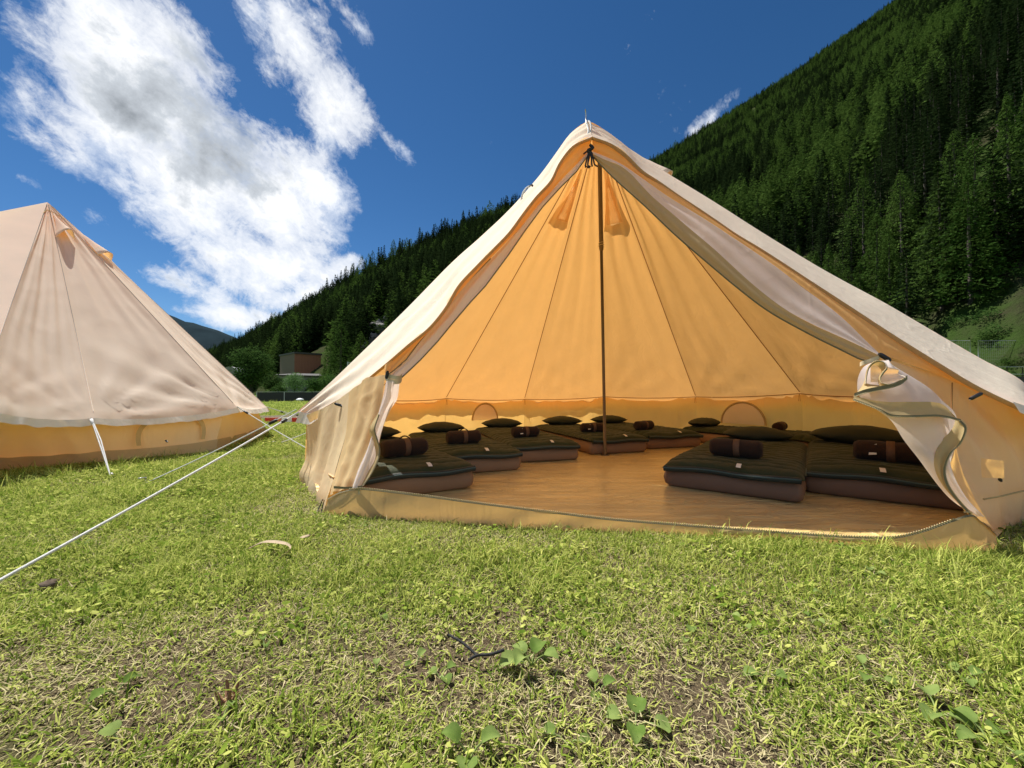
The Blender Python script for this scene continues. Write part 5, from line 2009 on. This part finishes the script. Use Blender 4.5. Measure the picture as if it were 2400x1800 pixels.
def leafy(seed):
    """clover-like ground leaves"""
    r = random.Random(seed)
    mb = MB()
    for k in range(34):
        q = .11 * math.sqrt(r.random()); a = r.uniform(0, 6.28)
        c = Vector((q * math.cos(a), q * math.sin(a), r.uniform(.008, .032)))
        az = r.uniform(0, 6.28); s = r.uniform(.006, .014)
        nn = Vector((r.gauss(0, .5), r.gauss(0, .5), 1)).normalized()
        e = nn.cross(Vector((math.cos(az), math.sin(az), 0))).normalized(); f_ = nn.cross(e)
        mb.add([c + (e * math.cos(t_) * .6 + f_ * math.sin(t_)) * s for t_ in [0, 1.05, 2.1, 3.14, 4.19, 5.24]], [(0, 1, 2, 3, 4, 5)], r.randrange(2))
    return mb.mesh('clover_tuft', GM, False)


for k in range(3): G_SRC.append(leafy(80 + k))


def in_poly(x, y, poly):
    c = False
    j = len(poly) - 1
    for i in range(len(poly)):
        xi, yi = poly[i][0], poly[i][1]; xj, yj = poly[j][0], poly[j][1]
        if (yi > y) != (yj > y) and x < (xj - xi) * (y - yi) / (yj - yi) + xi: c = not c
        j = i
    return c


P1 = [(p.x, p.y) for p in fl]
P2 = [(p.x, p.y) for p in G2]
P1c = P1
gr_ = random.Random(99)
pts, rots, scl, idx = [], [], [], []


def bare(x, y):
    return mnoise.noise(Vector((x * 1.1 + 3, y * 1.6, 1))) + .55 * mnoise.noise(Vector((x * 3.6, y * 4.4, 7)))


PATCH = [(PG(1010, 1575), .16), (PG(330, 1660), .26), (PG(560, 1560), .2), (PG(640, 1420), .12), (PG(110, 1370), .14), (PG(700, 1330), .12), (PG(1480, 1640), .2), (PG(1360, 1680), .12), (PG(1250, 1270), .18)]


def add_grass(x, y, base_s, mode=0):
    if in_poly(x, y, P1c) or in_poly(x, y, P2): return
    b = bare(x, y)
    pr = 0
    for c, rr in PATCH:
        d2 = math.hypot((x - c.x) * .8, (y - c.y) * 1.3)
        if d2 < rr: pr = max(pr, 1 - d2 / rr)
    b += pr * 1.2
    left_ = max(0, min(1, (-x / max(y, .3) + .2) * 1.2)) * max(0, min(1, (y - 1.6)))    # lusher on the left, away from the trodden front
    b -= .35 * left_
    right_ = max(0, min(1, (x - .6))) * .3
    b -= right_
    if b > .50 and gr_.random() < .45: return
    u = gr_.random()
    if b > .17: k = 9 + gr_.randrange(3) if u < .62 else gr_.randrange(5)
    elif b < -.18: k = 5 + gr_.randrange(4) if u < .48 else (12 + gr_.randrange(3) if u < .54 + .05 * right_ else (15 + gr_.randrange(3) if u < .64 + .15 * left_ else gr_.randrange(5)))
    else: k = gr_.randrange(5) if u < .72 else (5 + gr_.randrange(4) if u < .86 else (15 + gr_.randrange(3) if u < .93 else (12 + gr_.randrange(3) if u < .945 else 9 + gr_.randrange(3))))
    s = base_s * gr_.uniform(.75, 1.25)
    zs = s * (1.0 if y < 6 else .75)
    pts.append((x, y, ground_z(x, y) - .001)); rots.append((gr_.gauss(0, .06), gr_.gauss(0, .06), gr_.uniform(0, 6.28))); scl.append((s, s, zs)); idx.append(k)


def field(y0, y1, n, base_s, wide=1.45, extra=.5):
    made = 0
    for _ in range(n):
        y = math.sqrt(gr_.uniform(y0 * y0, y1 * y1))
        x = gr_.uniform(-1, 1) * (wide * y + extra)
        add_grass(x, y, base_s)


field(.35, 1.6, 2300, .85)
field(1.6, 2.6, 3600, .95)
field(2.6, 5.0, 9000, 1.1)
field(5.0, 12, 13000, 1.7, 1.4)
field(12, 34, 12000, 3.0, 1.3)
for _ in range(9000):        # to the sides and behind, coarser
    x, y = gr_.uniform(-13, 13), gr_.uniform(-4, 12)
    if y > .35 and abs(x) < 1.4 * y + .5: continue
    add_grass(x, y, 1.6)
# long uncut blades along the canvas
edge = [(PG(x, y + 5, 0)) for x, y in BOT]
for _ in range(420):
    i = gr_.randrange(len(edge) - 1)
    p = edge[i].lerp(edge[i + 1], gr_.random())
    x, y = p.x + gr_.uniform(-.04, .04), p.y - abs(gr_.gauss(0, .05)) - .03
    pts.append((x, y, 0)); rots.append((0, 0, gr_.uniform(0, 6.28)))
    s = gr_.uniform(.35, .75) * (1.0 if p.x > 0 else .6); scl.append((s, s, s)); idx.append(12 + gr_.randrange(3) if gr_.random() < .45 else 5 + gr_.randrange(4))
e2 = [G2[11], G2[0], G2[1], G2[2]]
for _ in range(420):
    i = gr_.randrange(3)
    p = e2[i].lerp(e2[i + 1], gr_.random())
    o2 = Vector((p.x - LC.x, p.y - LC.y, 0)).normalized() * gr_.uniform(.06, .2)
    s = gr_.uniform(.6, 1.1)
    pts.append((p.x + o2.x, p.y + o2.y, 0)); rots.append((0, 0, gr_.uniform(0, 6.28))); scl.append((s, s, s)); idx.append(5 + gr_.randrange(4))
scatter('meadow_grass', pts, rots, scl, idx, G_SRC, 'short mown grass, clover and dry clippings over the meadow')
print('grass', len(pts))

# broad-leaved weeds, one thing each
def leaf_mb(r, L, w_, lift, az, stalk):
    mb = MB()
    d = Vector((math.cos(az), math.sin(az), 0)); s = Vector((-d.y, d.x, 0))
    n = 7
    rows = []
    cup = r.uniform(.25, .7)
    base = d * stalk * math.cos(lift) + Vector((0, 0, .008 + stalk * math.sin(lift)))
    a = lift
    p = base
    for k in range(n + 1):
        f = k / n
        ww = w_ * math.sin(PI * min(1, (f * .93 + .05)) ** .75) * .5 * (1 + .08 * math.sin(k * 2.1))
        nn = Vector((-d.x * math.sin(a), -d.y * math.sin(a), math.cos(a)))
        row = [p - s * ww + nn * ww * cup, p - s * ww * .5 + nn * ww * cup * .35, p, p + s * ww * .5 + nn * ww * cup * .35, p + s * ww + nn * ww * cup]
        rows.append(row)
        p = p + (d * math.cos(a) + Vector((0, 0, math.sin(a)))) * L / n
        a -= r.uniform(.10, .26)
        if p.z < .008: p.z = .008
    mb.grid(rows)
    st = MB(); st.tube([Vector((0, 0, 0)), base * .6 + Vector((0, 0, .004)), base], .0018, 5)
    return mb, st


WEEDS = [  # px, py of foot, leaf length, leaf count, label
    (1245, 1560, .085, 5, 'largest broadleaf weed with ribbed upright leaves right of the dark twig'),
    (1402, 1430, .060, 2, 'pale upright broad leaf in the middle of the grass'),
    (1405, 1625, .055, 3, 'folded round-leaved weed below the pale upright leaf'),
    (1490, 1700, .070, 4, 'big-leaved weed clump near the bottom centre'),
    (1440, 1530, .035, 2, 'small oval leaf on a stalk left of the dry patch'),
    (280, 1745, .060, 1, 'single glossy oval leaf at the bottom left'),
    (270, 1628, .060, 2, 'long yellow-green leaf beside the bare soil'),
    (490, 1390, .035, 2, 'small light green weed left of the dry curled strip'),
    (890, 1450, .040, 2, 'bright yellow-green round leaf left of the twig'),
    (235, 1390, .05, 3, 'grey-green weed beside the earth clod'),
    (1030, 1590, .05, 3, 'spreading weed below the twig'),
    (975, 1560, .04, 2, 'small leaf under the left end of the twig'),
    (1740, 1475, .05, 2, 'upright dark leaf in the right middle grass'),
    (1795, 1590, .06, 2, 'standing leaf with a shadow in the lower right middle'),
    (1935, 1405, .05, 2, 'pale heart-shaped leaf right of centre'),
    (1905, 1460, .04, 2, 'flat round leaf right of centre'),
    (2040, 1355, .05, 4, 'leafy weed in the sunlit grass before the right door corner'),
    (2230, 1350, .045, 3, 'light green leaf left of the right door corner'),
    (2325, 1410, .05, 2, 'round pale leaf at the right edge'),
    (2385, 1440, .055, 2, 'broad leaf cut by the right edge of the grass'),
    (2035, 1590, .055, 3, 'low weed in the lower right quarter'),
    (2200, 1680, .08, 3, 'large flat leaf in the lower right corner'),
    (2260, 1600, .06, 3, 'mid-sized leaves near the right edge'),
    (2320, 1740, .07, 4, 'leafy clump at the bottom right corner'),
    (1980, 1290, .04, 4, 'dark leaves growing in the shade of the sill, right part'),
    (1870, 1285, .035, 3, 'bright curled weed stem touching the sill'),
    (1760, 1290, .035, 3, 'leafy weed below the sill, centre right'),
    (850, 1235, .03, 4, 'small bright weed at the left end of the sill'),
    (2120, 1310, .04, 4, 'broad weed under the right part of the sill'),
    (1100, 1780, .07, 3, 'pointed leaf rising at the bottom edge left of centre'),
    (800, 1470, .035, 2, 'small weed in the left middle grass'),
    (520, 1690, .04, 2, 'small weed near the reddish stump'),
    (1330, 1745, .05, 2, 'narrow leaf at the bottom centre'),
    (620, 1520, .035, 2, 'grey-green leaf in the left foreground'),
    (880, 1580, .04, 2, 'leaf lying in clippings left of the largest weed'),
    (1560, 1300, .03, 3, 'low leaves under the sill, centre'),
    (1620, 1500, .045, 2, 'oval leaf between the pale leaf and the dark one'),
    (2080, 1480, .04, 2, 'small leaf right of the flat round one'),
    (190, 1280, .04, 3, 'bright clover clump under the guy rope'),
    (430, 1260, .035, 3, 'bright weed between rope and open tent'),
]
wr_ = random.Random(17)
for (px, py, L, nl, lab) in WEEDS:
    g_ = PG(px, py, 0)
    root = empty('broadleaf_weed', g_, wr_.uniform(0, 6.28))
    tag(root, lab, 'weed', 'broad-leaved weeds in the grass')
    for k in range(nl):
        lf_, st = leaf_mb(wr_, .60 * L * wr_.uniform(.75, 1.1), L * wr_.uniform(.45, .65), wr_.uniform(.1, .75), k * 6.28 / nl + wr_.uniform(-.4, .4), L * wr_.uniform(.2, .55))
        lo_ = lf_.build('leaf', 'weed_leaf', root)
        st.build('stalk', 'weed_stem', lo_)

# twig, dry strips, stump, clod
tw = MB()
a, b_, c, e = P(1050, 1487, 1.20), P(1118, 1536, 1.09), P(1180, 1523, 1.10), P(1100, 1545, 1.07)
for v in (a, b_, c, e): v.z = max(.03, v.z)
a, b_, c, e = PG(1050, 1487, .05), PG(1118, 1536, .035), PG(1182, 1523, .045), PG(1098, 1547, .03)
tw.tube(crom([a, a.lerp(b_, .5) + Vector((0, 0, .006)), b_], 12), .0034, 7)
tw.tube(crom([e, b_, b_.lerp(c, .5) + Vector((0, 0, -.004)), c], 14), .0038, 7)
o = tw.build('twig', 'twig_dark')
tag(o, 'black forked twig lying in the grass left of the largest weed', 'twig')


def drystrip(pts_, w_, label, mat='dry_strip'):
    mb = MB()
    c = crom(pts_, 24)
    mb.grid([[p + Vector((0, w_ * .5 * math.sin(PI * min(1, .1 + i / 24)), w_ * .25)) for i, p in enumerate(c)], c, [p - Vector((0, w_ * .5 * math.sin(PI * min(1, .1 + i / 24)), -w_ * .15)) for i, p in enumerate(c)]])
    o = mb.build('dry_strip', mat)
    tag(o, label, 'dry leaf')


drystrip([PG(582, 1288, .03), PG(620, 1272, .05), PG(668, 1276, .06), PG(681, 1288, .05), PG(665, 1302, .035), PG(655, 1312, .02)], .025, 'long curled tan leaf strip in the grass left of the open tent')
drystrip([PG(702, 1262, .03), PG(720, 1259, .04), PG(737, 1255, .03)], .03, 'short pale leaf piece right of the curled strip')
mb = MB()
g_ = PG(533, 1645, 0)
for k in range(6):
    az = k * 1.1; L = .024 + .007 * (k % 3)
    mb.tube([g_ + Vector((.008 * math.cos(az), .008 * math.sin(az), 0)), g_ + Vector((.02 * math.cos(az), .02 * math.sin(az), L * .7)), g_ + Vector((.026 * math.cos(az), .022 * math.sin(az), L))], [.005, .004, .0015], 6)
o = mb.build('dry_stump', 'dry_leaf'); tag(o, 'reddish brown dry plant stump in the bare patch bottom left', 'dry plant')
mb = MB()
rows = []
for i in range(9):
    th = PI * i / 8
    rows.append([Vector((math.sin(th) * math.cos(a) * .024, math.sin(th) * math.sin(a) * .022, math.cos(th) * .018)) * (1 + .5 * nz((math.cos(a), math.sin(a), th), 2, 3)) for a in [2 * PI * k / 14 for k in range(14)]])
mb.grid(rows, close=True)
o = mb.build('earth_clod', 'earth', loc=PG(112, 1372, .02)); tag(o, 'dark clod of earth on the grass under the guy rope at left', 'clod')

# ------------------------------------------------------------------ air
hz = MB()
hz.box((0, 0, 749), (18800, 18800, 1502))
hz.v = [(x, y, -2.0 if z < 0 else z) for x, y, z in hz.v]
principled('haze_air', (1, 1, 1))
m = MATS['haze_air']
t = NT(m.node_tree); t.n.clear()
out = t.node('ShaderNodeOutputMaterial')
pv = t.node('ShaderNodeVolumePrincipled')
pv.inputs['Color'].default_value = (.80, .89, 1.0, 1)
pv.inputs['Density'].default_value = HAZE
t.l.new(pv.outputs[0], out.inputs['Volume'])
if HAZE > 0:
    ho = hz.build('haze', 'haze_air', smooth=False)
    tag(ho, kind='stuff')
